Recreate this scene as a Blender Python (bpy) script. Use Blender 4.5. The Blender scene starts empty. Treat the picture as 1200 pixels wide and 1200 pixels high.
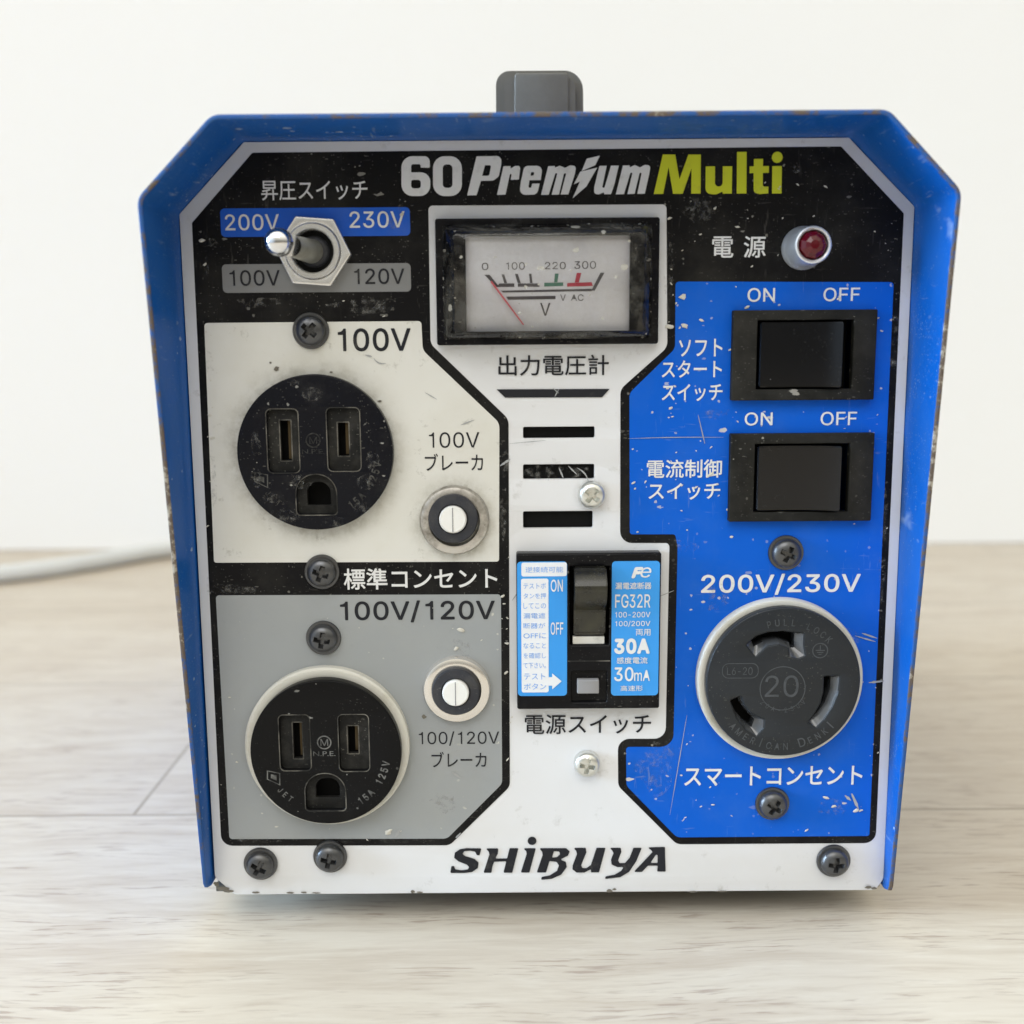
import bpy, bmesh, math, random
from mathutils import Vector, Matrix
rad = math.radians
S = bpy.context.scene
C = S.collection
random.seed(7)
MM = 0.001

# ---------------------------------------------------------------- camera
F = 1250.0                       # focal length in pixels of the 1200 px photograph
CAM = Vector((0.0, -0.25, 0.145))
PITCH, ROLL = 9.1, -0.42
camd = bpy.data.cameras.new('camera')
cam = bpy.data.objects.new('camera', camd)
C.objects.link(cam)
R = Matrix.Rotation(rad(90 - PITCH), 3, 'X') @ Matrix.Rotation(rad(ROLL), 3, 'Z')
cam.matrix_world = Matrix.Translation(CAM) @ R.to_4x4()
camd.sensor_width = 36
camd.lens = F / 1200 * 36
camd.clip_start = 0.005
camd.clip_end = 50
camd.dof.use_dof = True
camd.dof.focus_distance = 0.257
camd.dof.aperture_fstop = 11.0
S.camera = cam

# ---------------------------------------------------------------- world (plain room ambience), lamps, exposure
W = bpy.data.worlds.new('World')
S.world = W
W.use_nodes = True
bg = W.node_tree.nodes['Background']
# a plain room: pale ceiling above, a cool daylit side on the left, a dim room behind the photographer
_nt = W.node_tree
def _wn(t):
    return _nt.nodes.new(t)
_tc = _wn('ShaderNodeTexCoord')
_sx = _wn('ShaderNodeSeparateXYZ')
_nt.links.new(_tc.outputs['Generated'], _sx.inputs[0])
def _grad(sock, lo, hi, ca, cb):
    m = _wn('ShaderNodeMapRange')
    m.interpolation_type = 'SMOOTHSTEP'
    m.inputs[1].default_value, m.inputs[2].default_value = lo, hi
    _nt.links.new(sock, m.inputs[0])
    x = _wn('ShaderNodeMix')
    x.data_type = 'RGBA'
    _nt.links.new(m.outputs[0], x.inputs[0])
    x.inputs[6].default_value, x.inputs[7].default_value = (*ca, 1), (*cb, 1)
    return x.outputs[2]
_up = _grad(_sx.outputs[2], -0.10, 0.85, (0.15, 0.142, 0.115), (1.85, 1.77, 1.50))
_side = _grad(_sx.outputs[0], -0.25, -0.95, (0, 0, 0), (0.70, 0.90, 1.15))
_add = _wn('ShaderNodeMix')
_add.data_type = 'RGBA'
_add.blend_type = 'ADD'
_add.inputs[0].default_value = 1.0
_nt.links.new(_up, _add.inputs[6])
_nt.links.new(_side, _add.inputs[7])
_nt.links.new(_add.outputs[2], bg.inputs[0])
bg.inputs[1].default_value = 0.85

def area(name, loc, target, sx, sy, power, col):
    l = bpy.data.lights.new(name, 'AREA')
    l.shape = 'RECTANGLE'
    l.size, l.size_y = sx, sy
    l.energy = power
    l.color = col
    o = bpy.data.objects.new(name, l)
    C.objects.link(o)
    o.location = loc
    d = Vector(target) - Vector(loc)
    o.rotation_euler = d.to_track_quat('-Z', 'Y').to_euler()
    return o

win = area('window_light', (-2.4, -0.30, 0.70), (0.30, -0.24, 0.06), 0.8, 1.0, 10.0, (0.56, 0.76, 1.0))
win.data.spread = rad(34)
area('room_light', (-0.40, -1.35, 1.65), (0, 0.1, 0.08), 1.4, 1.0, 14.6, (0.985, 0.98, 1.0))

S.view_settings.view_transform = 'Standard'
S.view_settings.look = 'None'
S.view_settings.exposure = 0.0
S.view_settings.gamma = 1.0
S.view_settings.use_curve_mapping = False
S.cycles.max_bounces = 8

# ---------------------------------------------------------------- measuring: photograph grid -> front panel plane
def P(px, py, d=0.0):
    """the point (x, z) on the plane d millimetres in front of the panel"""
    v = R @ Vector(((px - 600) / F, -(py - 600) / F, -1.0))
    t = (-d * MM - CAM.y) / v.y
    q = CAM + v * t
    return Vector((q.x, q.z))

def G(px, py, z=0.0):
    """the point on the floor (height z)"""
    v = R @ Vector(((px - 600) / F, -(py - 600) / F, -1.0))
    t = (z - CAM.z) / v.z
    return CAM + v * t

def crop(ox, oy, s):
    return lambda x, y: (ox + x / s, oy + y / s)

K = 0.2025 * MM                  # metres per photo pixel on the panel (for radii)

def KL(x, y, d=0.0):
    """metres per photo pixel at that place"""
    return (P(x + 5, y, d) - P(x - 5, y, d)).length / 10

# ---------------------------------------------------------------- materials
def new_mat(name):
    m = bpy.data.materials.new(name)
    m.use_nodes = True
    nt = m.node_tree
    b = nt.nodes['Principled BSDF']
    return m, nt, b

def node(nt, typ, **kw):
    n = nt.nodes.new(typ)
    for k, v in kw.items():
        setattr(n, k, v)
    return n

def mathn(nt, op, a, b=None, c=None, clamp=False):
    n = nt.nodes.new('ShaderNodeMath')
    n.operation = op
    n.use_clamp = clamp
    for i, v in enumerate((a, b, c)):
        if v is None:
            continue
        if isinstance(v, (int, float)):
            n.inputs[i].default_value = v
        else:
            nt.links.new(v, n.inputs[i])
    return n.outputs[0]

def mix(nt, fac, a, b):
    n = nt.nodes.new('ShaderNodeMix')
    n.data_type = 'RGBA'
    for sock, v in ((n.inputs[0], fac), (n.inputs[6], a), (n.inputs[7], b)):
        if isinstance(v, (int, float)):
            sock.default_value = v
        elif isinstance(v, tuple):
            sock.default_value = (*v[:3], 1)
        else:
            nt.links.new(v, sock)
    return n.outputs[2]

def coords(nt, scale=(1, 1, 1), loc=(0, 0, 0), rot=(0, 0, 0)):
    g = nt.nodes.new('ShaderNodeNewGeometry')
    mp = nt.nodes.new('ShaderNodeMapping')
    nt.links.new(g.outputs['Position'], mp.inputs[0])
    mp.inputs['Scale'].default_value = scale
    mp.inputs['Location'].default_value = loc
    mp.inputs['Rotation'].default_value = rot
    return mp.outputs[0]

def noise(nt, vec, scale, detail=4, rough=0.55, dist=0.0):
    n = nt.nodes.new('ShaderNodeTexNoise')
    n.inputs['Scale'].default_value = scale
    n.inputs['Detail'].default_value = detail
    n.inputs['Roughness'].default_value = rough
    n.inputs['Distortion'].default_value = dist
    nt.links.new(vec, n.inputs['Vector'])
    return n.outputs['Fac']

def ramp(nt, fac, lo, hi):
    n = nt.nodes.new('ShaderNodeMapRange')
    n.inputs[1].default_value = lo
    n.inputs[2].default_value = hi
    nt.links.new(fac, n.inputs[0])
    return n.outputs[0]

def specks(nt, scale, size, rarity, seed=0.0, stretch=(1, 1, 1), rot=(0, 0, 0)):
    """irregular dried drops: a few cells of a warped voronoi"""
    vec = coords(nt, tuple(scale * s for s in stretch), (seed, seed * 1.7, seed * .6), rot)
    w = nt.nodes.new('ShaderNodeTexNoise')
    w.inputs['Scale'].default_value = 2.2
    nt.links.new(vec, w.inputs['Vector'])
    add = nt.nodes.new('ShaderNodeVectorMath')
    add.operation = 'MULTIPLY_ADD'
    nt.links.new(w.outputs['Color'], add.inputs[0])
    add.inputs[1].default_value = (0.5, 0.5, 0.5)
    nt.links.new(vec, add.inputs[2])
    v = nt.nodes.new('ShaderNodeTexVoronoi')
    v.inputs['Scale'].default_value = 1.0
    nt.links.new(add.outputs[0], v.inputs['Vector'])
    sep = nt.nodes.new('ShaderNodeSeparateColor')
    nt.links.new(v.outputs['Color'], sep.inputs[0])
    keep = mathn(nt, 'SUBTRACT', sep.outputs[0], 1 - rarity)
    r = mathn(nt, 'MULTIPLY', keep, size / rarity)
    dd = mathn(nt, 'SUBTRACT', r, v.outputs['Distance'])
    return mathn(nt, 'MULTIPLY', dd, 25.0, clamp=True)

def worn(name, col, rough=0.45, metal=0.0, dust=0.25, dust_col=(0.34, 0.32, 0.27), dust_scale=45,
         speck=0.0, speck_col=(0.62, 0.60, 0.54), dark=0.0, spec=0.2, bump=0.0, coat=0.0, scratch=0.0, scratch_col=(0.30, 0.38, 0.50), fine=0.0, fine_col=(0.15, 0.145, 0.13), dlo=0.5, dhi=0.8, var=0.06):
    m, nt, b = new_mat(name)
    vec = coords(nt)
    n1 = noise(nt, vec, dust_scale, 8, 0.65)
    c = (*col, 1)
    tint = noise(nt, coords(nt, (1, 1, 1), (3, 1, 5)), 22, 3)
    cur = mix(nt, tint, tuple(x * (1 - var) for x in col), tuple(min(1, x * (1 + var)) for x in col))
    rgh = None
    if dust > 0:
        f = mathn(nt, 'MULTIPLY', ramp(nt, n1, dlo, dhi), dust, clamp=True)
        cur = mix(nt, f, cur, dust_col)
        rgh = mathn(nt, 'MULTIPLY_ADD', f, 0.35, rough, clamp=True)
    if dark > 0:
        n2 = noise(nt, coords(nt, (1, 1, 1), (9, 4, 2)), 160, 6, 0.7)
        f = mathn(nt, 'MULTIPLY', ramp(nt, n2, 0.60, 0.72), dark, clamp=True)
        cur = mix(nt, f, cur, (0.16, 0.145, 0.11))
        sm = noise(nt, coords(nt, (1, 1, 1), (2, 8, 2)), 18, 4, 0.6)
        f2 = mathn(nt, 'MULTIPLY', ramp(nt, sm, 0.56, 0.8), dark * .35, clamp=True)
        cur = mix(nt, f2, cur, (0.38, 0.35, 0.26))
    if scratch > 0:
        k1 = noise(nt, coords(nt, (900, 60, 110), (1, 2, 3), (0, 0.5, 0)), 1.0, 3, 0.6)
        k2 = noise(nt, coords(nt, (110, 110, 900), (5, 2, 3), (0, -0.35, 0)), 1.0, 3, 0.6)
        k3 = ramp(nt, noise(nt, coords(nt, (1, 1, 1), (2, 9, 4)), 38, 4, 0.6), 0.48, 0.66)
        f = mathn(nt, 'MULTIPLY', mathn(nt, 'MAXIMUM', ramp(nt, k1, 0.62, 0.70), ramp(nt, k2, 0.64, 0.72)), mathn(nt, 'MULTIPLY', k3, scratch), clamp=True)
        cur = mix(nt, f, cur, scratch_col)
    if fine > 0:
        f1 = specks(nt, 2300, 0.42, 0.22, 2.7)
        f2 = specks(nt, 1400, 0.34, 0.14, 9.4, (.5, 1, 1.4), (0, .5, 0))
        cl = ramp(nt, noise(nt, coords(nt, (1, 1, 1), (7, 3, 1)), 60, 5, 0.6), 0.40, 0.68)
        f = mathn(nt, 'MULTIPLY', mathn(nt, 'MAXIMUM', f1, f2), mathn(nt, 'MULTIPLY', cl, fine), clamp=True)
        cur = mix(nt, f, cur, fine_col)
    if speck > 0:
        s1 = specks(nt, 400, 0.36, 0.07 * speck, 1.3, (.8, 1, 1.7), (0, 0.4, 0))
        s2 = specks(nt, 900, 0.36, 0.09 * speck, 7.1)
        area_ = ramp(nt, noise(nt, coords(nt, (1, 1, 1), (5, 5, 5)), 26, 2), 0.40, 0.60)
        f = mathn(nt, 'MULTIPLY', mathn(nt, 'MAXIMUM', s1, s2), mathn(nt, 'MULTIPLY_ADD', area_, 0.7, 0.15), clamp=True)
        cur = mix(nt, f, cur, speck_col)
    nt.links.new(cur, b.inputs['Base Color'])
    if rgh is not None:
        nt.links.new(rgh, b.inputs['Roughness'])
    else:
        b.inputs['Roughness'].default_value = rough
    b.inputs['Metallic'].default_value = metal
    b.inputs['Specular IOR Level'].default_value = spec
    if coat:
        b.inputs['Coat Weight'].default_value = coat
        b.inputs['Coat Roughness'].default_value = 0.12
    if bump > 0:
        bn = nt.nodes.new('ShaderNodeBump')
        bn.inputs['Strength'].default_value = bump
        bn.inputs['Distance'].default_value = 0.0004
        nt.links.new(noise(nt, coords(nt), 420, 3), bn.inputs['Height'])
        nt.links.new(bn.outputs[0], b.inputs['Normal'])
    return m

M = {}
M['white'] = worn('panel_white_paint', (0.69, 0.70, 0.725), 0.42, dust=0.18, dust_col=(0.57, 0.565, 0.53), dark=0.28, var=0.02, dlo=.45)
M['cream'] = worn('outlet_field_white', (0.68, 0.68, 0.65), 0.42, dust=0.35, dust_col=(0.50, 0.48, 0.38), dust_scale=30, dark=0.55, var=0.03, dlo=.46)
M['black'] = worn('printed_black', (0.006, 0.006, 0.007), 0.36, dust=0.17, dust_col=(0.13, 0.125, 0.105), dust_scale=55, spec=.12, fine=.8, scratch=.35, scratch_col=(.12, .115, .105), speck=0.5, speck_col=(0.24, 0.235, 0.215), dlo=.46)
M['blue'] = worn('printed_blue', (0.003, 0.104, 0.58), 0.38, spec=.12, scratch=.35, dust=0.12, dust_col=(0.14, 0.25, 0.40), dust_scale=60, speck=1.0, dlo=.48)
M['blue_label'] = worn('printed_label_blue', (0.012, 0.10, 0.55), 0.4, dust=0.12)
M['grey'] = worn('printed_grey', (0.31, 0.33, 0.345), 0.42, dust=0.22, dust_col=(0.44, 0.44, 0.40), speck=0.5, dark=0.12, dlo=.45)
M['grey_label'] = worn('printed_label_grey', (0.21, 0.215, 0.22), 0.45, dust=0.25, dust_col=(0.13, .125, .115))
M['ink_white'] = worn('white_ink', (0.70, 0.71, 0.72), 0.5, dust=0.22, dust_col=(0.22, 0.22, 0.22), dust_scale=260, dlo=.55, dhi=.68)
M['ink_black'] = worn('black_ink', (0.016, 0.017, 0.022), 0.5, dust=0.15, dust_scale=240, dlo=.56, dhi=.7)
M['ink_yellow'] = worn('yellow_green_ink', (0.56, 0.60, 0.03), 0.5, dust=0.25, dust_col=(0.2, 0.2, 0.08), dust_scale=260, dlo=.56, dhi=.7)
M['ink_label'] = worn('label_blue_ink', (0.16, 0.36, 0.78), 0.5, dust=0)
M['hood'] = worn('blue_housing_paint', (0.003, 0.086, 0.365), 0.34, dust=0.30, dust_col=(0.075, 0.15, 0.25), dust_scale=30, speck=0.8, speck_col=(0.40, 0.47, 0.56), bump=0.14, dlo=.44, fine=.9, scratch=.6, fine_col=(.22, .30, .42), var=.14)
M['outlet_black'] = worn('outlet_black_plastic', (0.008, 0.0085, 0.012), 0.25, dust=0.14, dust_col=(0.11, 0.105, 0.095), dust_scale=110, speck=0.5, speck_col=(0.4, .4, .38), dlo=.55, dhi=.78, fine=.6, spec=.1)
M['outlet_clean'] = worn('outlet_black_bakelite', (0.007, 0.007, 0.0075), 0.22, dust=0.04, dust_col=(0.12, 0.115, 0.10), dust_scale=80, speck=0.25, speck_col=(0.4, .4, .38), dlo=.6, fine=.25, spec=.1)
M['outlet_grey'] = worn('locking_outlet_dark_grey', (0.019, 0.022, 0.026), 0.30, dust=0.10, dust_col=(0.09, 0.09, 0.085), dust_scale=90, dlo=.5, fine=.55, spec=.25)
M['recess'] = worn('outlet_recess_dusty', (0.012, 0.012, 0.012), 0.6, spec=.15, dust=0.45, dust_col=(0.075, 0.073, 0.066), dust_scale=170, dlo=.46, dhi=.72, fine=.9)
M['void'] = worn('dark_cavity', (0.004, 0.004, 0.004), 0.8, dust=0)
M['brass'] = worn('contact_brass', (0.075, 0.055, 0.030), 0.5, metal=0.7, dust=0.2)
M['slot_wall'] = worn('locking_slot_walls_lit', (0.055, 0.060, 0.068), 0.22, dust=0.4, dust_col=(0.13, .125, .11), dust_scale=150, spec=.8)  # same plastic as the face, coloured paler to imitate light on the slot walls
M['mould_mark'] = worn('moulded_marking', (0.17, 0.17, 0.165), 0.5, dust=0.8, dust_col=(0.02, .02, .02), dust_scale=260, dlo=.42, dhi=.6)
M['mould_faint'] = worn('moulded_marking_faint', (0.085, 0.085, 0.08), 0.5, dust=0.9, dust_col=(0.012, .012, .013), dust_scale=220, dlo=.42, dhi=.58)
M['mould_grey'] = worn('moulded_marking_grey', (0.070, 0.075, 0.082), 0.45, dust=0.5, dust_col=(0.035, .04, .045), dust_scale=300, dlo=.45, dhi=.6)
M['ring'] = worn('outlet_ring_white', (0.62, 0.61, 0.56), 0.4, dust=0.55, dust_col=(0.27, 0.24, 0.13), dust_scale=50, dlo=.52, dhi=.75)
M['switch'] = worn('switch_frame_plastic', (0.012, 0.012, 0.011), 0.5, fine=.7, spec=.12, dust=0.5, dust_col=(0.05, 0.048, 0.042), dust_scale=90, speck=0.9, speck_col=(0.3, .29, .26), dlo=.4, dhi=.7)
M['rocker'] = worn('rocker_gloss_black', (0.003, 0.0035, 0.005), 0.14, spec=.40, fine=.12, dust=0.012, dust_col=(0.14, 0.14, 0.14), dust_scale=90, speck=0.22, speck_col=(0.4, .4, .4), dlo=.55)
M['chrome'] = worn('chrome', (0.78, 0.79, 0.82), 0.07, metal=1.0, dust=0.10, dust_col=(0.2, .2, .19), dust_scale=200, dlo=.55)
M['lamp_metal'] = worn('lamp_bezel_metal', (0.72, 0.75, 0.79), 0.30, metal=0.65, dust=0.2, dust_col=(0.4, .42, .45), dust_scale=150)  # pale bluish metal and dust tones stand in for the window's reflection
M['dirty_nickel'] = worn('dirty_nickel', (0.60, 0.58, 0.55), 0.30, metal=0.85, dust=0.85, dust_col=(0.15, 0.13, 0.10), dust_scale=170, dlo=.44, dhi=.66, fine=.5)
M['rim'] = worn('worn_moulding_edge', (0.020, 0.020, 0.019), 0.5, dust=0.9, dust_col=(0.20, .19, .165), dust_scale=170, dlo=.42, dhi=.66)
M['chip'] = worn('chipped_paint', (0.16, 0.145, 0.12), 0.7, dust=0.6, dust_col=(0.05, .045, .04), dust_scale=500)
M['nickel'] = worn('dull_nickel', (0.80, 0.80, 0.80), 0.24, metal=0.75, dust=0.2, dust_col=(0.36, 0.33, 0.28), dust_scale=130, dlo=.42, dhi=.75)
M['lever'] = worn('lever_shaft_dull', (0.36, 0.36, 0.32), 0.38, metal=0.55, dust=0.5, dust_col=(0.20, .195, .15), dust_scale=160)
M['zinc'] = worn('zinc_screw', (0.72, 0.73, 0.70), 0.28, metal=0.9, dust=0.3, dust_col=(0.45, .44, .38), dust_scale=200)
M['screw'] = worn('black_screw_steel', (0.105, 0.108, 0.115), 0.30, metal=0.8, fine=.7, dust=0.5, dust_col=(0.13, 0.12, 0.105), dust_scale=220, dlo=.46, dhi=.72)
M['knob_white'] = worn('reset_button_white', (0.78, 0.78, 0.76), 0.4, dust=0.12, dust_scale=200)
M['collar'] = worn('reset_collar_black', (0.036, 0.038, 0.046), 0.45, fine=.4, dust=0.3, dust_col=(0.16, .15, .13), dust_scale=180, dlo=.48)
M['handle'] = worn('handle_grey_rubber', (0.125, 0.119, 0.104), 0.5, dust=0.3, dust_col=(0.24, .235, .22), bump=0.1)
M['dial'] = worn('dial_white', (0.66, 0.66, 0.70), 0.6, dust=0.15, dust_col=(0.62, .62, .62), var=.02)
M['dial_grey'] = worn('dial_dark_ink', (0.085, 0.078, 0.085), 0.5, dust=0)
M['dial_green'] = worn('dial_green_ink', (0.07, 0.19, 0.14), 0.5, dust=0)
M['dial_red'] = worn('dial_red_ink', (0.46, 0.05, 0.08), 0.5, dust=0)
M['needle'] = worn('needle_red', (0.62, 0.12, 0.15), 0.4, dust=0)
M['bezel'] = worn('meter_bezel_black', (0.005, 0.005, 0.007), 0.25, spec=.12, fine=.8, dust=0.16, dust_col=(0.10, 0.095, 0.08), dust_scale=70, dlo=.45, speck=.5)
M['sticker'] = worn('breaker_sticker_blue', (0.045, 0.30, 0.76), 0.35, dust=0.12, dust_col=(0.3, .4, .5))
M['breaker'] = worn('breaker_black', (0.006, 0.006, 0.007), 0.24, spec=.12, fine=.6, dust=0.12, dust_col=(0.12, 0.115, 0.105), dust_scale=120, dlo=.5, speck=.3)
M['lever_black'] = worn('breaker_lever_black', (0.008, 0.008, 0.007), 0.25, spec=.5, fine=.6, dust=0.35, dust_col=(0.14, .13, .07), dust_scale=70)
M['test'] = worn('test_button_grey', (0.27, 0.27, 0.28), 0.45, dust=0.1)
M['splash'] = worn('dried_mortar', (0.60, 0.585, 0.53), 0.8, dust=0.3, dust_col=(0.4, .38, .34), dust_scale=300)
M['scratch'] = worn('scratch_mark', (0.36, 0.37, 0.38), 0.6, dust=0.5, dust_col=(.15, .18, .25), dust_scale=400)
M['cable'] = worn('cable_grey', (0.62, 0.64, 0.64), 0.5, dust=0.1)
M['base'] = worn('chassis_steel', (0.10, 0.10, 0.095), 0.5, dust=0.2)
M['foot'] = worn('rubber_foot', (0.02, 0.02, 0.02), 0.7, dust=0.1)

def grime(m, spots):
    """greasy dirt rubbed into the paint around fittings: (x, z, inner mm, outer mm)"""
    nt = m.node_tree
    b = nt.nodes['Principled BSDF']
    src = b.inputs['Base Color'].links[0].from_socket
    total = None
    for x, z, r0, r1 in spots:
        g = nt.nodes.new('ShaderNodeNewGeometry')
        v = nt.nodes.new('ShaderNodeVectorMath')
        v.operation = 'DISTANCE'
        nt.links.new(g.outputs['Position'], v.inputs[0])
        v.inputs[1].default_value = (x, 0, z)
        f = ramp(nt, v.outputs['Value'], r1 * MM, r0 * MM)
        total = f if total is None else mathn(nt, 'MAXIMUM', total, f)
    n = ramp(nt, noise(nt, coords(nt), 190, 7, 0.72), 0.44, 0.66)
    n2 = ramp(nt, noise(nt, coords(nt, (1, 1, 1), (6, 6, 6)), 45, 4, 0.6), 0.36, 0.62)
    f = mathn(nt, 'MULTIPLY', mathn(nt, 'MULTIPLY', mathn(nt, 'POWER', total, 2.0), 0.75), mathn(nt, 'MULTIPLY_ADD', n, 0.75, mathn(nt, 'MULTIPLY', n2, 0.3)), clamp=True)
    nt.links.new(mix(nt, f, src, (0.20, 0.18, 0.115)), b.inputs['Base Color'])
_o, _b = P(369, 530.8), P(533, 610)
grime(M['cream'], [(_o.x, _o.y, 18, 25), (_b.x, _b.y, 7.5, 13.5)])
_r = P(914, 797)
_k = P(383, 876)
grime(M['grey'], [(_k.x, _k.y, 18.5, 22.5)])
_sc = P(693, 579.5)
grime(M['white'], [(_sc.x, _sc.y, 3, 5)])

def edge_mat():
    m, nt, b = new_mat('worn_housing_edge')
    n = noise(nt, coords(nt), 210, 8, 0.75)
    n2 = noise(nt, coords(nt, (1, 1, 1), (4, 4, 4)), 420, 4, 0.6)
    lo = noise(nt, coords(nt, (1, 1, 1), (8, 2, 6)), 17, 3, 0.6)
    n = mathn(nt, 'MULTIPLY_ADD', mathn(nt, 'SUBTRACT', lo, 0.5), 0.75, n)
    cur = mix(nt, ramp(nt, n2, 0.4, 0.7), (0.006, 0.075, 0.30), (0.012, 0.085, 0.27))
    cur = mix(nt, ramp(nt, n, 0.47, 0.56), cur, (0.105, 0.078, 0.060))
    cur = mix(nt, ramp(nt, n, 0.63, 0.67), cur, (0.34, 0.31, 0.26))
    nt.links.new(cur, b.inputs['Base Color'])
    b.inputs['Roughness'].default_value = 0.55
    return m
M['edge'] = edge_mat()

def lens_mat():
    m, nt, b = new_mat('red_lamp_lens')
    b.inputs['Base Color'].default_value = (0.085, 0.002, 0.007, 1)
    b.inputs['Roughness'].default_value = 0.06
    b.inputs['Specular IOR Level'].default_value = 0.5
    return m
M['lens'] = lens_mat()

def cover_mat():
    m, nt, b = new_mat('clear_meter_cover')
    out = nt.nodes['Material Output']
    tr = nt.nodes.new('ShaderNodeBsdfTransparent')
    gl = nt.nodes.new('ShaderNodeBsdfGlossy')
    gl.inputs['Roughness'].default_value = 0.06
    fr = nt.nodes.new('ShaderNodeFresnel')
    fr.inputs['IOR'].default_value = 1.45
    m1 = nt.nodes.new('ShaderNodeMixShader')
    nt.links.new(fr.outputs[0], m1.inputs[0])
    nt.links.new(tr.outputs[0], m1.inputs[1])
    nt.links.new(gl.outputs[0], m1.inputs[2])
    df = nt.nodes.new('ShaderNodeBsdfDiffuse')
    df.inputs['Color'].default_value = (0.50, 0.49, 0.44, 1)
    n = noise(nt, coords(nt), 85, 8, 0.7)
    film = mathn(nt, 'MULTIPLY', ramp(nt, n, 0.44, 0.78), 0.30)
    s = specks(nt, 300, 0.40, 0.09, 3.3, (1, 1, 1.5), (0, .5, 0))
    s2 = specks(nt, 700, 0.40, 0.10, 8.3)
    f = mathn(nt, 'MAXIMUM', film, mathn(nt, 'MULTIPLY', mathn(nt, 'MAXIMUM', s, s2), 0.75))
    m2 = nt.nodes.new('ShaderNodeMixShader')
    nt.links.new(f, m2.inputs[0])
    nt.links.new(m1.outputs[0], m2.inputs[1])
    nt.links.new(df.outputs[0], m2.inputs[2])
    nt.links.new(m2.outputs[0], out.inputs['Surface'])
    return m
M['cover'] = cover_mat()

def wall_mat():
    m, nt, b = new_mat('off_white_wallpaper')
    n = noise(nt, coords(nt), 3.0, 4)
    cur = mix(nt, n, (0.855, 0.862, 0.87), (0.885, 0.892, 0.90))
    nt.links.new(cur, b.inputs['Base Color'])
    b.inputs['Roughness'].default_value = 0.85
    bn = nt.nodes.new('ShaderNodeBump')
    bn.inputs['Strength'].default_value = 0.25
    bn.inputs['Distance'].default_value = 0.001
    nt.links.new(noise(nt, coords(nt, (1, 1, 1)), 260, 4), bn.inputs['Height'])
    nt.links.new(bn.outputs[0], b.inputs['Normal'])
    return m

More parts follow.
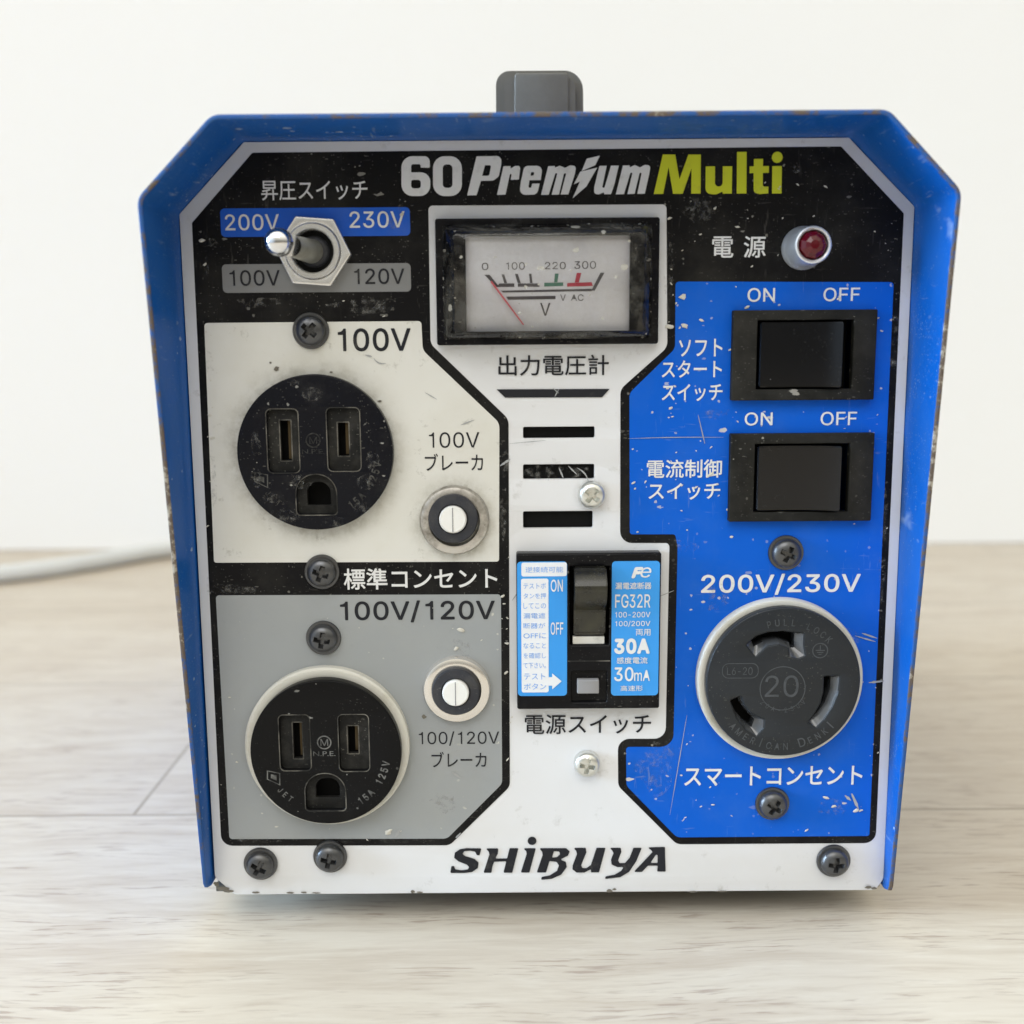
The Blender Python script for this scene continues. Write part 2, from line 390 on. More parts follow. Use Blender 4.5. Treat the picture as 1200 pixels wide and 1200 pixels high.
SEAM_Y = G(60, 956).y
JOINT_X = G(155, 957).x
def floor_mat():
    m, nt, b = new_mat('whitewashed_wood_planks')
    vec = coords(nt, (1, 1, 1), (-JOINT_X + 1.8, -SEAM_Y + 0.39, 0))
    br = nt.nodes.new('ShaderNodeTexBrick')
    br.offset = 0.5
    br.offset_frequency = 2
    br.squash = 1.0
    br.inputs['Scale'].default_value = 1.0
    br.inputs['Brick Width'].default_value = 0.9
    br.inputs['Row Height'].default_value = 0.13
    br.inputs['Mortar Size'].default_value = 0.0007
    br.inputs['Mortar Smooth'].default_value = 0.3
    br.inputs['Color1'].default_value = (0, 0, 0, 1)
    br.inputs['Color2'].default_value = (1, 1, 1, 1)
    br.inputs['Mortar'].default_value = (0.5, 0.5, 0.5, 1)
    nt.links.new(vec, br.inputs['Vector'])
    sep = nt.nodes.new('ShaderNodeSeparateColor')
    nt.links.new(br.outputs['Color'], sep.inputs[0])
    tone = sep.outputs[0]
    # shift the grain from plank to plank
    off = nt.nodes.new('ShaderNodeCombineXYZ')
    nt.links.new(mathn(nt, 'MULTIPLY', tone, 13.0), off.inputs[0])
    nt.links.new(mathn(nt, 'MULTIPLY', tone, 7.0), off.inputs[1])
    add = nt.nodes.new('ShaderNodeVectorMath')
    add.operation = 'ADD'
    nt.links.new(coords(nt), add.inputs[0])
    nt.links.new(off.outputs[0], add.inputs[1])
    def mp(sc):
        q = nt.nodes.new('ShaderNodeMapping')
        q.inputs['Scale'].default_value = sc
        nt.links.new(add.outputs[0], q.inputs[0])
        return q.outputs[0]
    # let the grain wander off straight
    wv = nt.nodes.new('ShaderNodeTexNoise')
    wv.inputs['Scale'].default_value = 1.0
    wv.inputs['Detail'].default_value = 2
    nt.links.new(mp((9, 14, 1)), wv.inputs['Vector'])
    sh = nt.nodes.new('ShaderNodeVectorMath')
    sh.operation = 'MULTIPLY_ADD'
    nt.links.new(wv.outputs['Color'], sh.inputs[0])
    sh.inputs[1].default_value = (0, 0.016, 0)
    nt.links.new(add.outputs[0], sh.inputs[2])
    add = sh
    wide = noise(nt, mp((8, 60, 1)), 1.0, 5, 0.6, 1.2)
    fine = noise(nt, mp((34, 330, 1)), 1.0, 5, 0.68, 0.4)
    pore = noise(nt, mp((75, 900, 1)), 1.0, 3, 0.6, 0.3)
    cloud = noise(nt, mp((6, 13, 1)), 1.0, 3, 0.5)
    patch = noise(nt, mp((16, 80, 1)), 1.0, 4, 0.6, 0.6)
    cur = mix(nt, tone, (0.500, 0.446, 0.375), (0.526, 0.468, 0.386))
    cur = mix(nt, mathn(nt, 'MULTIPLY', ramp(nt, cloud, 0.46, 0.70), 0.55, clamp=True), cur, (0.562, 0.517, 0.443))
    cur = mix(nt, mathn(nt, 'MULTIPLY', ramp(nt, wide, 0.46, 0.70), 0.65, clamp=True), cur, (0.410, 0.342, 0.272))
    cur = mix(nt, mathn(nt, 'MULTIPLY', ramp(nt, fine, 0.50, 0.72), 0.50, clamp=True), cur, (0.369, 0.298, 0.232))
    cur = mix(nt, mathn(nt, 'MULTIPLY', ramp(nt, fine, 0.46, 0.28), 0.55, clamp=True), cur, (0.603, 0.560, 0.484))
    dark = mathn(nt, 'MULTIPLY', ramp(nt, pore, 0.53, 0.63), ramp(nt, patch, 0.44, 0.60), clamp=True)
    cur = mix(nt, mathn(nt, 'MULTIPLY', dark, 0.75), cur, (0.30, 0.235, 0.19))
    cur = mix(nt, mathn(nt, 'MULTIPLY', br.outputs['Fac'], 0.7), cur, (0.22, 0.18, 0.14))
    nt.links.new(cur, b.inputs['Base Color'])
    b.inputs['Roughness'].default_value = 0.5
    b.inputs['Specular IOR Level'].default_value = 0.35
    bn = nt.nodes.new('ShaderNodeBump')
    bn.inputs['Strength'].default_value = 0.12
    bn.inputs['Distance'].default_value = 0.0004
    nt.links.new(fine, bn.inputs['Height'])
    nt.links.new(bn.outputs[0], b.inputs['Normal'])
    return m

# ---------------------------------------------------------------- mesh helpers
def smooth(me, ang=35):
    for p in me.polygons:
        p.use_smooth = True
    me.set_sharp_from_angle(angle=rad(ang))

def link(name, me, mat, parent=None, sm=True):
    me.name = name
    o = bpy.data.objects.new(name, me)
    C.objects.link(o)
    if mat is not None:
        me.materials.clear()
        me.materials.append(mat)
    if parent is not None:
        o.parent = parent
    if sm:
        smooth(me)
    return o

def rounded(pts, rs, n=6):
    """polygon with rounded corners; rs one radius or one per corner"""
    if not isinstance(rs, (list, tuple)):
        rs = [rs] * len(pts)
    out = []
    L = len(pts)
    for i in range(L):
        a, b, c = Vector(pts[i - 1]), Vector(pts[i]), Vector(pts[(i + 1) % L])
        r = rs[i]
        u, v = (a - b), (c - b)
        lu, lv = u.length, v.length
        if r <= 0 or lu < 1e-9 or lv < 1e-9:
            out.append(b)
            continue
        u /= lu
        v /= lv
        ang = math.acos(max(-1, min(1, u.dot(v))))
        if ang > math.pi - 0.03:
            out.append(b)
            continue
        t = min(r / math.tan(ang / 2), lu * .49, lv * .49)
        r2 = t * math.tan(ang / 2)
        p0, p1 = b + u * t, b + v * t
        bis = (u + v).normalized()
        ctr = b + bis * (r2 / math.sin(ang / 2))
        a0, a1 = math.atan2(*(p0 - ctr).yx), math.atan2(*(p1 - ctr).yx)
        da = (a1 - a0 + math.pi) % (2 * math.pi) - math.pi
        for k in range(n + 1):
            th = a0 + da * k / n
            out.append(ctr + Vector((math.cos(th), math.sin(th))) * r2)
    return out

def rect(x0, z0, x1, z1, r=0.0, n=6):
    return rounded([(x0, z0), (x1, z0), (x1, z1), (x0, z1)], r, n) if r > 0 else [Vector(p) for p in ((x0, z0), (x1, z0), (x1, z1), (x0, z1))]

def circle(c, r, n=48, a0=0.0):
    return [Vector((c[0] + r * math.cos(a0 + 2 * math.pi * k / n), c[1] + r * math.sin(a0 + 2 * math.pi * k / n))) for k in range(n)]

def sheet_mesh(loops, d0, d1=None, bevel=0.0):
    """filled plate (holes allowed) standing in the panel plane from d0 to d1 mm in front of it; flat when d1 is None"""
    cu = bpy.data.curves.new('tmp', 'CURVE')
    cu.dimensions = '2D'
    cu.fill_mode = 'BOTH' if d1 is not None else 'FRONT'
    groups = loops if isinstance(loops[0], list) else [loops]
    for lp in groups:
        sp = cu.splines.new('POLY')
        sp.points.add(len(lp) - 1)
        for q, v in zip(sp.points, lp):
            q.co = (v[0], v[1], 0, 1)
        sp.use_cyclic_u = True
    if d1 is not None:
        h = (d1 - d0) * MM / 2
        cu.extrude = max(h - bevel * MM, 1e-6)
        if bevel:
            cu.bevel_depth = bevel * MM
            cu.bevel_resolution = 2
            cu.offset = -bevel * MM
    ob = bpy.data.objects.new('tmp', cu)
    C.objects.link(ob)
    dg = bpy.context.evaluated_depsgraph_get()
    me = bpy.data.meshes.new_from_object(ob.evaluated_get(dg))
    bpy.data.objects.remove(ob)
    bpy.data.curves.remove(cu)
    yc = -(d0 if d1 is None else (d0 + d1) / 2) * MM
    for v in me.vertices:
        x, y, z = v.co
        v.co = (x, yc - z, y)
    me.materials.clear()
    return me

def sheet(name, loops, d0, mat, parent, d1=None, bevel=0.0):
    me = sheet_mesh(loops, d0, d1, bevel)
    bm = bmesh.new()
    bm.from_mesh(me)
    bmesh.ops.remove_doubles(bm, verts=bm.verts, dist=1e-7)
    bm.to_mesh(me)
    bm.free()
    return link(name, me, mat, parent, sm=d1 is not None)

def merge(*meshes):
    bm = bmesh.new()
    for m in meshes:
        bm.from_mesh(m)
    me = bpy.data.meshes.new('m')
    bm.to_mesh(me)
    bm.free()
    return me

def lathe_mesh(prof, c, seg=64, wob=0.0, teeth=0):
    """prof: list of (radius mm, height mm in front of the panel); axis along -y at panel point c"""
    bm = bmesh.new()
    rings = []
    for r, h in prof:
        if r <= 1e-6:
            rings.append([bm.verts.new((c[0], -h * MM, c[1]))])
        else:
            rings.append([bm.verts.new((c[0] + r * MM * math.cos(2 * math.pi * k / seg), -h * MM, c[1] + r * MM * math.sin(2 * math.pi * k / seg))) for k in range(seg)])
    for a, b in zip(rings, rings[1:]):
        for k in range(seg):
            k2 = (k + 1) % seg
            if len(a) == 1 and len(b) == 1:
                continue
            if len(a) == 1:
                bm.faces.new((a[0], b[k2], b[k]))
            elif len(b) == 1:
                bm.faces.new((a[k], a[k2], b[0]))
            else:
                bm.faces.new((a[k], a[k2], b[k2], b[k]))
    bmesh.ops.recalc_face_normals(bm, faces=bm.faces)
    me = bpy.data.meshes.new('lathe')
    bm.to_mesh(me)
    bm.free()
    return me

def lathe(name, prof, c, mat, parent, seg=64):
    return link(name, lathe_mesh(prof, c, seg), mat, parent)

def box_mesh(x0, x1, y0, y1, z0, z1, bevel=0.0, seg=2):
    bm = bmesh.new()
    bmesh.ops.create_cube(bm, size=1)
    for v in bm.verts:
        v.co = ((x0 + x1) / 2 + v.co.x * (x1 - x0), (y0 + y1) / 2 + v.co.y * (y1 - y0), (z0 + z1) / 2 + v.co.z * (z1 - z0))
    if bevel:
        bmesh.ops.bevel(bm, geom=bm.edges[:], offset=bevel, segments=seg, affect='EDGES', profile=0.5)
    me = bpy.data.meshes.new('box')
    bm.to_mesh(me)
    bm.free()
    return me

GLYPHS = {}
for _l in """0 453 264,-7,227,-7,189,-7;157,3,130,24,103,45;83,74,69,113,55,152;48,199,48,254,48,309;55,356,69,395,83,434;104,464,130,484,157,505;189,516,227,516,264,516;296,505,323,484,350,464;370,434,384,395,398,356;405,309,405,254,405,199;398,152,384,113,370,74;350,45,323,24,297,3|202,50,227,50,252,50;273,58,290,74,308,90;321,113,330,144,339,174;344,211,344,254,344,297;339,334,330,365,321,395;308,419,290,435,273,451;252,460,227,460,202,460;180,451,163,435,146,419;132,395,123,365,114,334;109,297,109,254,109,211;114,174,123,144,132,113;146,90,163,74,180,58
1 430 300,0,300,0,300,0;300,512,300,512,300,512;262,512,262,512,262,512;235,470,235,470,235,470;195,440,195,440,195,440;128,428,128,428,128,428;128,388,128,388,128,388;246,388,246,388,246,388;246,0,246,0,246,0
2 453 172,0,64,0,64,16;64,32,64,47,121,108;177,168,234,229,254,249;270,267,282,282,295,298;304,313,311,327,317,341;320,356,320,371,320,390;316,405,308,419,299,432;288,442,273,449,259,456;242,460,224,460,204,460;187,456,172,447,158,439;147,428,139,413,131,399;127,382,127,362,107,362;86,362,66,362,66,392;72,419,86,442,100,465;119,483,143,496,167,509;194,516,225,516,255,516;282,509,306,497,329,484;348,467,361,445,374,424;381,399,381,372,381,354;378,335,371,318,364,300;353,280,336,259,319,237;296,211,267,180,229,140;191,100,153,60,153,59;153,58,153,57,231,57;310,57,389,57,389,38;389,19,389,0,281,0
3 453 252,-7,218,-7,187,-7;158,-1,133,10,107,21;86,37,70,57,54,78;46,103,44,132,66,132;87,132,109,132,111,114;117,99,126,87,136,75;149,65,165,59,181,53;199,50,219,50,239,50;258,53,275,61,292,68;305,79,315,93,324,107;329,124,329,145,329,163;325,181,316,196,307,212;293,224,275,234,256,243;231,248,201,248,186,248;172,248,157,248,157,265;157,282,157,299,200,349;244,399,288,448,288,450;288,451,288,452,215,452;142,452,70,452,70,471;70,490,70,509,171,509;272,509,372,509,372,493;372,477,372,461,319,400;265,339,211,278,211,282;211,285,211,289,249,293;281,288,308,276,335,263;356,246,371,222,386,199;393,173,393,145,393,115;385,89,370,66,355,43;335,25,309,12,282,0
4 453 268,0,268,0,268,0;330,0,330,0,330,0;330,112,330,112,330,112;413,112,413,112,413,112;413,166,413,166,413,166;330,166,330,166,330,166;330,509,330,509,330,509;250,509,250,509,250,509;40,160,40,160,40,160;40,112,40,112,40,112;268,112,268,112,268,112|105,166,105,166,105,166;268,166,268,166,268,166;268,430,268,430,268,430
5 453 254,-7,221,-7,191,-7;164,-1,140,11,116,23;97,39,83,60,69,81;61,104,60,130,81,130;101,130,122,130,124,115;129,101,138,89,147,77;159,67,173,60,188,53;204,50,221,50,242,50;260,55,276,64,292,74;305,87,314,104,323,121;328,141,328,162,328,184;323,204,314,221,304,238;291,252,275,262,258,272;239,277,218,277,201,277;184,274,167,268,151,263;138,255,128,246,108,248;88,250,67,253,77,338;86,423,96,509,186,509;276,509,366,509,366,490;366,471,366,452,294,452;222,452,151,452,145,402;139,352,134,301,135,301;135,301,136,301,147,311;161,319,178,325,194,331;211,334,229,334,253,334;274,329,294,321,313,313;331,301,345,285,359,270;371,252,379,231,387,210;391,188,391,163,391,130;384,101,369,76,354,50;334,30,309,15,283,1
6 453 258,-7,226,-7,195,-7;167,0,142,15,118,29;98,49,84,74,71,100;64,129,64,162,64,186;69,212,80,239,91,266;110,300,137,340,176,396;214,453,252,509,276,509;299,509,322,509,265,426;208,344,151,261,149,261;147,261,145,261,150,271;157,280,165,288,174,296;184,302,196,307,207,312;221,314,235,314,266,314;293,308,316,295,339,282;357,263,370,240,382,216;389,189,389,157,389,125;382,97,368,73,354,48;334,28,310,14,286,0|207,48,226,48,246,48;264,53,279,63,294,72;306,85,314,101,323,118;327,136,327,157,327,178;323,197,314,213,306,230;294,242,279,251,264,261;246,265,226,265,207,265;189,261,174,252,159,243;147,230,138,214,129,198;125,179,125,158,125,137;129,118,138,102,147,85;159,72,174,63,189,53
7 453 120,0,97,0,172,149;248,299,323,448,323,450;323,451,323,452,236,452;149,452,62,452,62,471;62,490,62,509,172,509;281,509,391,509,391,489;391,469,391,449,315,299;240,150,165,0,142,0
8 453 260,-7,226,-7,192,-7;162,-1,136,11,109,24;89,40,74,62,59,83;52,108,52,135,52,157;56,177,65,195,74,213;86,229,101,241,116,253;133,261,153,265,153,265;153,266,153,267,128,273;108,287,93,308,78,329;70,353,70,380,70,406;77,429,90,450,104,470;122,486,146,498,169,510;196,516,226,516,256,516;283,510,306,498,329,486;348,470,361,450,375,429;382,406,382,380,382,353;374,329,359,308,344,287;325,273,300,267,300,266;300,265,300,265,319,261;336,253,351,241,366,229;378,213,387,195,396,177;401,157,401,135,401,108;393,83,378,62,364,40;343,24,317,11,291,-1|204,49,226,49,249,49;268,53,285,60,301,68;314,78,323,91,332,105;337,121,337,139,337,158;332,174,322,189,313,203;300,214,283,223,266,231;247,235,226,235,205,235;186,231,169,223,152,214;139,203,130,189,120,174;115,158,115,139,115,121;120,105,129,91,138,78;151,68,167,60,184,53|208,290,226,290,244,290;260,293,274,300,288,307;299,318,307,330,315,343;319,358,319,376,319,393;315,407,308,420,300,433;289,443,275,449,261,456;245,460,226,460,208,460;191,456,177,449,163,443;152,433,145,420,137,407;133,393,133,376,133,358;137,343,145,330,152,318;163,307,178,300,192,293
9 453 195,516,226,516,258,516;286,508,310,494,335,480;354,460,368,434,382,409;389,380,389,347,389,323;383,297,373,270,362,243;343,209,315,168,277,112;239,56,200,0,177,0;154,0,130,0,187,83;244,165,301,248,303,248;305,248,307,248,303,238;296,229,287,221,279,213;269,207,257,202,245,197;232,195,218,195,187,195;160,201,137,214,114,227;96,245,83,269,70,292;64,320,64,352,64,384;71,412,85,436,99,461;118,480,143,494,167,508|246,460,226,460,207,460;189,456,174,446,159,437;147,424,138,407,130,391;125,372,125,352,125,330;130,312,138,295,147,279;159,266,174,257,189,248;207,243,226,243,246,243;263,248,279,257,294,266;306,279,314,295,323,311;327,330,327,350,327,372;323,391,314,407,306,424;294,437,279,446,264,456
V 480 229,0,204,0,141,170;79,339,16,509,39,509;62,509,84,509,120,408;156,307,192,206,198,189;206,166,215,137,224,109;235,73,248,31,243,31;239,31,235,31,247,74;258,110,267,138,276,166;284,189,290,206,325,307;360,408,395,509,417,509;440,509,463,509,401,339;340,170,278,0,253,0
O 533 311,-7,267,-7,223,-7;184,4,150,25,116,46;90,76,70,115,50,154;40,201,40,254,40,308;50,354,70,393,90,432;116,462,150,484,184,505;223,516,267,516,311,516;350,505,384,484,418,462;444,432,464,393,483,354;493,308,493,254,493,201;483,154,464,115,444,76;418,46,384,25,350,4|236,53,267,53,297,53;325,61,349,76,374,91;394,114,408,144,423,174;430,211,430,254,430,298;423,335,408,365,394,395;374,417,349,433,325,448;297,456,267,456,236,456;209,448,184,433,159,417;140,394,125,364,111,334;103,297,103,254,103,211;111,174,125,144,140,114;159,92,184,76,209,61
N 523 60,0,60,0,60,0;122,0,122,0,122,0;122,400,122,400,122,400;128,400,128,400,128,400;392,0,392,0,392,0;463,0,463,0,463,0;463,509,463,509,463,509;401,509,401,509,401,509;401,112,401,112,401,112;395,112,395,112,395,112;131,509,131,509,131,509;60,509,60,509,60,509
F 410 82,0,60,0,60,170;60,339,60,509,163,509;266,509,369,509,369,490;369,471,369,452,288,452;206,452,125,452,125,394;125,336,125,278,198,278;272,278,346,278,346,259;346,240,346,221,272,221;198,221,125,221,125,147;125,74,125,0,103,0
A 480 16,0,16,0,16,0;82,0,82,0,82,0;132,142,132,142,132,142;348,142,348,142,348,142;398,0,398,0,398,0;464,0,464,0,464,0;276,509,276,509,276,509;204,509,204,509,204,509|152,197,152,197,152,197;328,197,328,197,328,197;240,445,240,445,240,445
C 510 293,-7,267,-7,223,-7;184,4,150,25,116,46;89,76,70,115,50,154;40,201,40,254,40,308;50,354,70,393,89,432;116,462,150,484,184,505;223,516,267,516,293,516;317,512,340,504,363,497;384,486,402,471,420,457;436,439,448,418,460,398;468,374,473,348,451,348;430,348,408,348,404,366;398,381,389,395,381,408;370,419,357,428,345,438;331,444,315,449,300,454;284,456,267,456,236,456;208,448,184,432,159,417;139,394,125,364,111,334;103,297,103,254,103,211;111,175,125,145,140,115;159,92,184,76,209,61;236,53,267,53,284,53;300,55,315,60,331,65;345,71,357,81,370,90;381,101,389,114,398,128;404,143,408,160,430,160;451,160,473,160,469,135;460,111,448,91,436,70;421,52,402,38,384,23;363,12,341,5,318,-3
G 520 309,-7,269,-7,223,-7;184,4,149,25,115,46;88,77,69,116,50,155;40,201,40,254,40,308;50,354,69,393,88,432;115,462,149,484,183,505;221,516,265,516,292,516;317,512,340,504,364,496;385,484,403,469,422,454;437,437,449,416,461,396;470,373,474,349,452,349;430,349,408,349,403,365;396,380,387,393,379,406;368,417,356,427,344,436;330,444,315,448,300,453;283,456,265,456,235,456;208,448,183,432,159,417;139,394,125,364,111,334;103,297,103,254,103,211;111,175,125,145,140,115;159,92,184,76,209,61;237,53,269,53,297,53;323,59,345,71,367,83;384,101,396,123,409,146;415,172,415,202,421,201;428,200,434,199,384,199;333,199,283,199,283,218;283,237,283,256,348,256;413,256,478,256,478,237;478,219,478,200,478,158;469,122,451,91,433,60;408,36,377,19,345,2
R 449 60,0,60,0,60,0;122,0,122,0,122,0;122,205,122,205,122,205;240,205,240,205,240,205;345,0,345,0,345,0;415,0,415,0,415,0;300,218,300,218,300,218;360,255,360,255,360,255;392,300,392,300,392,300;403,358,403,358,403,358;383,435,383,435,383,435;333,490,333,490,333,490;250,509,250,509,250,509;60,509,60,509,60,509|122,260,122,260,122,260;122,454,122,454,122,454;240,454,240,454,240,454;300,440,300,440,300,440;330,405,330,405,330,405;342,358,342,358,342,358;330,308,330,308,330,308;300,274,300,274,300,274;240,260,240,260,240,260
m 610 73,0,53,0,53,126;53,253,53,379,72,379;92,379,112,379,112,351;112,323,112,295,111,295;109,295,108,295,113,316;121,332,132,346,144,359;157,369,172,376,187,383;203,386,219,386,247,386;270,378,287,361,305,344;316,322,321,295,318,295;315,295,312,295,317,313;325,329,337,343,349,357;364,367,381,375,398,382;416,386,437,386,459,386;479,381,497,372,515,362;530,348,541,328,551,309;557,285,557,255,557,170;557,85,557,0,536,0;516,0,496,0,496,85;496,169,496,254,496,281;488,301,473,313,457,325;439,330,419,330,402,330;387,327,374,320,362,313;352,303,345,290,339,278;335,263,335,247,335,165;335,82,335,0,315,0;295,0,274,0,274,87;274,173,274,260,274,281;267,298,253,311,239,324;221,330,199,330,185,330;171,327,158,320,144,313;134,303,126,289,118,276;114,258,114,238,114,159;114,79,114,0,93,0
T 449 85,452,32,452,32,471;32,490,32,509,160,509;288,509,417,509,417,490;417,471,417,452,363,452;310,452,257,452,257,301;257,151,257,0,235,0;214,0,193,0,193,151;193,301,193,452,139,452
/ 249 216,533,235,533,180,330;126,127,71,-76,52,-76;33,-76,14,-76,69,127;124,330,178,533,197,533
- 453 263,244,337,244,337,226;337,207,337,188,263,188;188,188,114,188,114,207;114,226,114,244,188,244
P 445 60,0,60,0,60,0;122,0,122,0,122,0;122,190,122,190,122,190;250,190,250,190,250,190;330,210,330,210,330,210;380,260,380,260,380,260;402,348,402,348,402,348;380,435,380,435,380,435;330,490,330,490,330,490;250,509,250,509,250,509;60,509,60,509,60,509|122,245,122,245,122,245;122,454,122,454,122,454;240,454,240,454,240,454;298,440,298,440,298,440;330,405,330,405,330,405;342,350,342,350,342,350;330,295,330,295,330,295;298,260,298,260,298,260;240,245,240,245,240,245
e 404 360,90,360,90,360,90;345,40,345,40,345,40;285,3,285,3,285,3;212,-8,212,-8,212,-8;130,8,130,8,130,8;70,56,70,56,70,56;40,120,40,120,40,120;34,187,34,187,34,187;42,262,42,262,42,262;75,325,75,325,75,325;130,369,130,369,130,369;205,384,205,384,205,384;285,368,285,368,285,368;340,318,340,318,340,318;368,250,368,250,368,250;371,175,371,175,371,175;96,175,96,175,96,175;100,125,100,125,100,125;130,78,130,78,130,78;170,53,170,53,170,53;212,46,212,46,212,46;262,56,262,56,262,56;305,105,305,105,305,105|97,222,97,222,97,222;310,222,310,222,310,222;300,275,300,275,300,275;263,318,263,318,263,318;205,332,205,332,205,332;150,316,150,316,150,316;110,275,110,275,110,275
M 628 60,0,60,0,60,0;122,0,122,0,122,0;122,380,122,380,122,380;284,0,284,0,284,0;344,0,344,0,344,0;506,380,506,380,506,380;506,0,506,0,506,0;568,0,568,0,568,0;568,509,568,509,568,509;486,509,486,509,486,509;314,95,314,95,314,95;142,509,142,509,142,509;60,509,60,509,60,509
J 396 230,-7,185,-7,140,-7;104,6,75,33,47,59;33,97,33,145,33,155;33,164,33,173,55,173;76,173,98,173,98,164;98,155,98,145,98,114;106,91,122,74,137,58;159,50,185,50,211,50;232,58,248,74,264,91;272,114,272,145,272,267;272,388,272,509,293,509;315,509,336,509,336,388;336,267,336,145,336,97;322,59,294,33,266,6
E 419 165,0,60,0,60,170;60,339,60,509,164,509;268,509,372,509,372,490;372,471,372,452,290,452;207,452,125,452,125,396;125,341,125,286,202,286;278,286,355,286,355,267;355,248,355,229,278,229;202,229,125,229,125,172;125,114,125,57,208,57;292,57,375,57,375,38;375,19,375,0,270,0
K 467 60,0,60,0,60,0;122,0,122,0,122,0;122,180,122,180,122,180;190,255,190,255,190,255;375,0,375,0,375,0;450,0,450,0,450,0;232,300,232,300,232,300;440,509,440,509,440,509;362,509,362,509,362,509;130,262,130,262,130,262;122,262,122,262,122,262;122,509,122,509,122,509;60,509,60,509,60,509
L 393 160,0,60,0,60,170;60,339,60,509,82,509;103,509,125,509,125,358;125,208,125,57,203,57;282,57,361,57,361,38;361,19,361,0,261,0
U 517 299,-8,259,-8,219,-8;184,0,154,15,124,31;101,53,85,80,68,107;60,138,60,173,60,285;60,397,60,509,81,509;103,509,124,509,124,399;124,288,124,178,124,154;130,132,141,113,152,94;167,79,187,68,207,57;231,52,259,52,287,52;311,57,331,68,351,79;366,94,377,113,387,132;393,154,393,178,393,288;393,399,393,509,414,509;436,509,457,509,457,397;457,285,457,173,457,138;449,107,433,80,416,53;393,31,363,15,334,0""".split('\n'):
    _c, _a, _p = _l.split(' ', 2)
    GLYPHS[_c] = (int(_a) / 1000, [[[float(v) / 1000 for v in q.split(',')] for q in sp.split(';')] for sp in _p.split('|')])

def glyph_mesh(ch):
    """one drawn character of the plain grotesque lettering; every outline filled by itself with its own holes"""
    polys = []
    for sp in GLYPHS[ch][1]:
        pl = []
        n = len(sp)
        for i in range(n):
            a, b = sp[i], sp[(i + 1) % n]
            p0, p1, p2, p3 = Vector(a[2:4]), Vector(a[4:6]), Vector(b[0:2]), Vector(b[2:4])
            straight = abs((p3 - p0).cross(p1 - p0)) < 1e-5 and abs((p3 - p0).cross(p2 - p0)) < 1e-5
            for k in range(1 if straight else 6):
                t = k / 6
                pl.append(p0 * (1 - t) ** 3 + p1 * 3 * t * (1 - t) ** 2 + p2 * 3 * t * t * (1 - t) + p3 * t ** 3)
        pl = [p for i, p in enumerate(pl) if (p - pl[i - 1]).length > 1e-6]
        ar = sum(pl[i - 1].x * pl[i].y - pl[i].x * pl[i - 1].y for i in range(len(pl))) / 2
        polys.append((ar, pl))
    big = max(polys, key=lambda q: abs(q[0]))[0]
    outers = [[pl] for ar, pl in polys if ar * big > 0]
    for ar, pl in polys:
        if ar * big <= 0:
            def inside(o, p):
                c = False
                for i in range(len(o)):
                    a, b = o[i - 1], o[i]
                    if (a.y > p.y) != (b.y > p.y) and p.x < (b.x - a.x) * (p.y - a.y) / (b.y - a.y) + a.x:
                        c = not c
                return c
            for o in outers:
                if inside(o[0], pl[0]):
                    o.append(pl)
                    break
    ms = []
    for i, o in enumerate(outers):
        me = sheet_mesh(o, 0)
        for v in me.vertices:
            v.co = (v.co.x, v.co.z, i * 1e-3)
        ms.append(me)
    return merge(*ms)

def text_mesh(s, bold=0.0, shear=0.0, space=1.0):
    """flat text; bold strokes are layers of the text set off by that share of the type size"""
    if all(ch in GLYPHS for ch in s):
        ms, x = [], 0.0
        for ch in s:
            me = glyph_mesh(ch)
            for v in me.vertices:
                v.co = (v.co.x + x, v.co.y, v.co.z)
            x += GLYPHS[ch][0] * space + bold
            ms.append(me)
        me = merge(*ms)
    else:
        cu = bpy.data.curves.new('t', 'FONT')
        cu.body = s
        cu.space_character = space
        cu.resolution_u = 6
        ob = bpy.data.objects.new('t', cu)
        C.objects.link(ob)
        dg = bpy.context.evaluated_depsgraph_get()
        me = bpy.data.meshes.new_from_object(ob.evaluated_get(dg))
        bpy.data.objects.remove(ob)
        bpy.data.curves.remove(cu)
        me.materials.clear()
    if bold > 0:
        ms = []
        for k in range(8):
            c = me.copy()
            a = math.pi / 4 * k
            for v in c.vertices:
                v.co = (v.co.x + bold * math.cos(a), v.co.y + bold * math.sin(a), v.co.z + .004 * (k + 1))
            ms.append(c)
        me = merge(me, *ms)
    if shear:
        for v in me.vertices:
            v.co.x += v.co.y * shear
    return me

def fit_text(s, box, d, bold=0.0, shear=0.0, space=1.0):
    """text stretched to the photo rectangle box = (x0, y0, x1, y1), lying d mm before the panel"""
    me = text_mesh(s, bold, shear, space)
    xs = [v.co.x for v in me.vertices]
    ys = [v.co.y for v in me.vertices]
    cx, cy = (box[0] + box[2]) / 2, (box[1] + box[3]) / 2
    ctr = P(cx, cy, d)
    w = (P(box[2], cy, d) - P(box[0], cy, d)).length
    h = (P(cx, box[1], d) - P(cx, box[3], d)).length
    sx, sy = w / (max(xs) - min(xs)), h / (max(ys) - min(ys))
    mx, my = (max(xs) + min(xs)) / 2, (max(ys) + min(ys)) / 2
    for v in me.vertices:
        v.co = (ctr.x + (v.co.x - mx) * sx, -(d + v.co.z) * MM, ctr.y + (v.co.y - my) * sy)
    return me

def lettering(items, d, mat, parent, name='lettering'):
    """items: (text, box, bold, shear)"""
    ms = []
    for it in items:
        s, box = it[0], it[1]
        ms.append(fit_text(s, box, d, it[2] if len(it) > 2 else 0.0, it[3] if len(it) > 3 else 0.0, it[4] if len(it) > 4 else 1.0))
    return link(name, merge(*ms), mat, parent, sm=False)

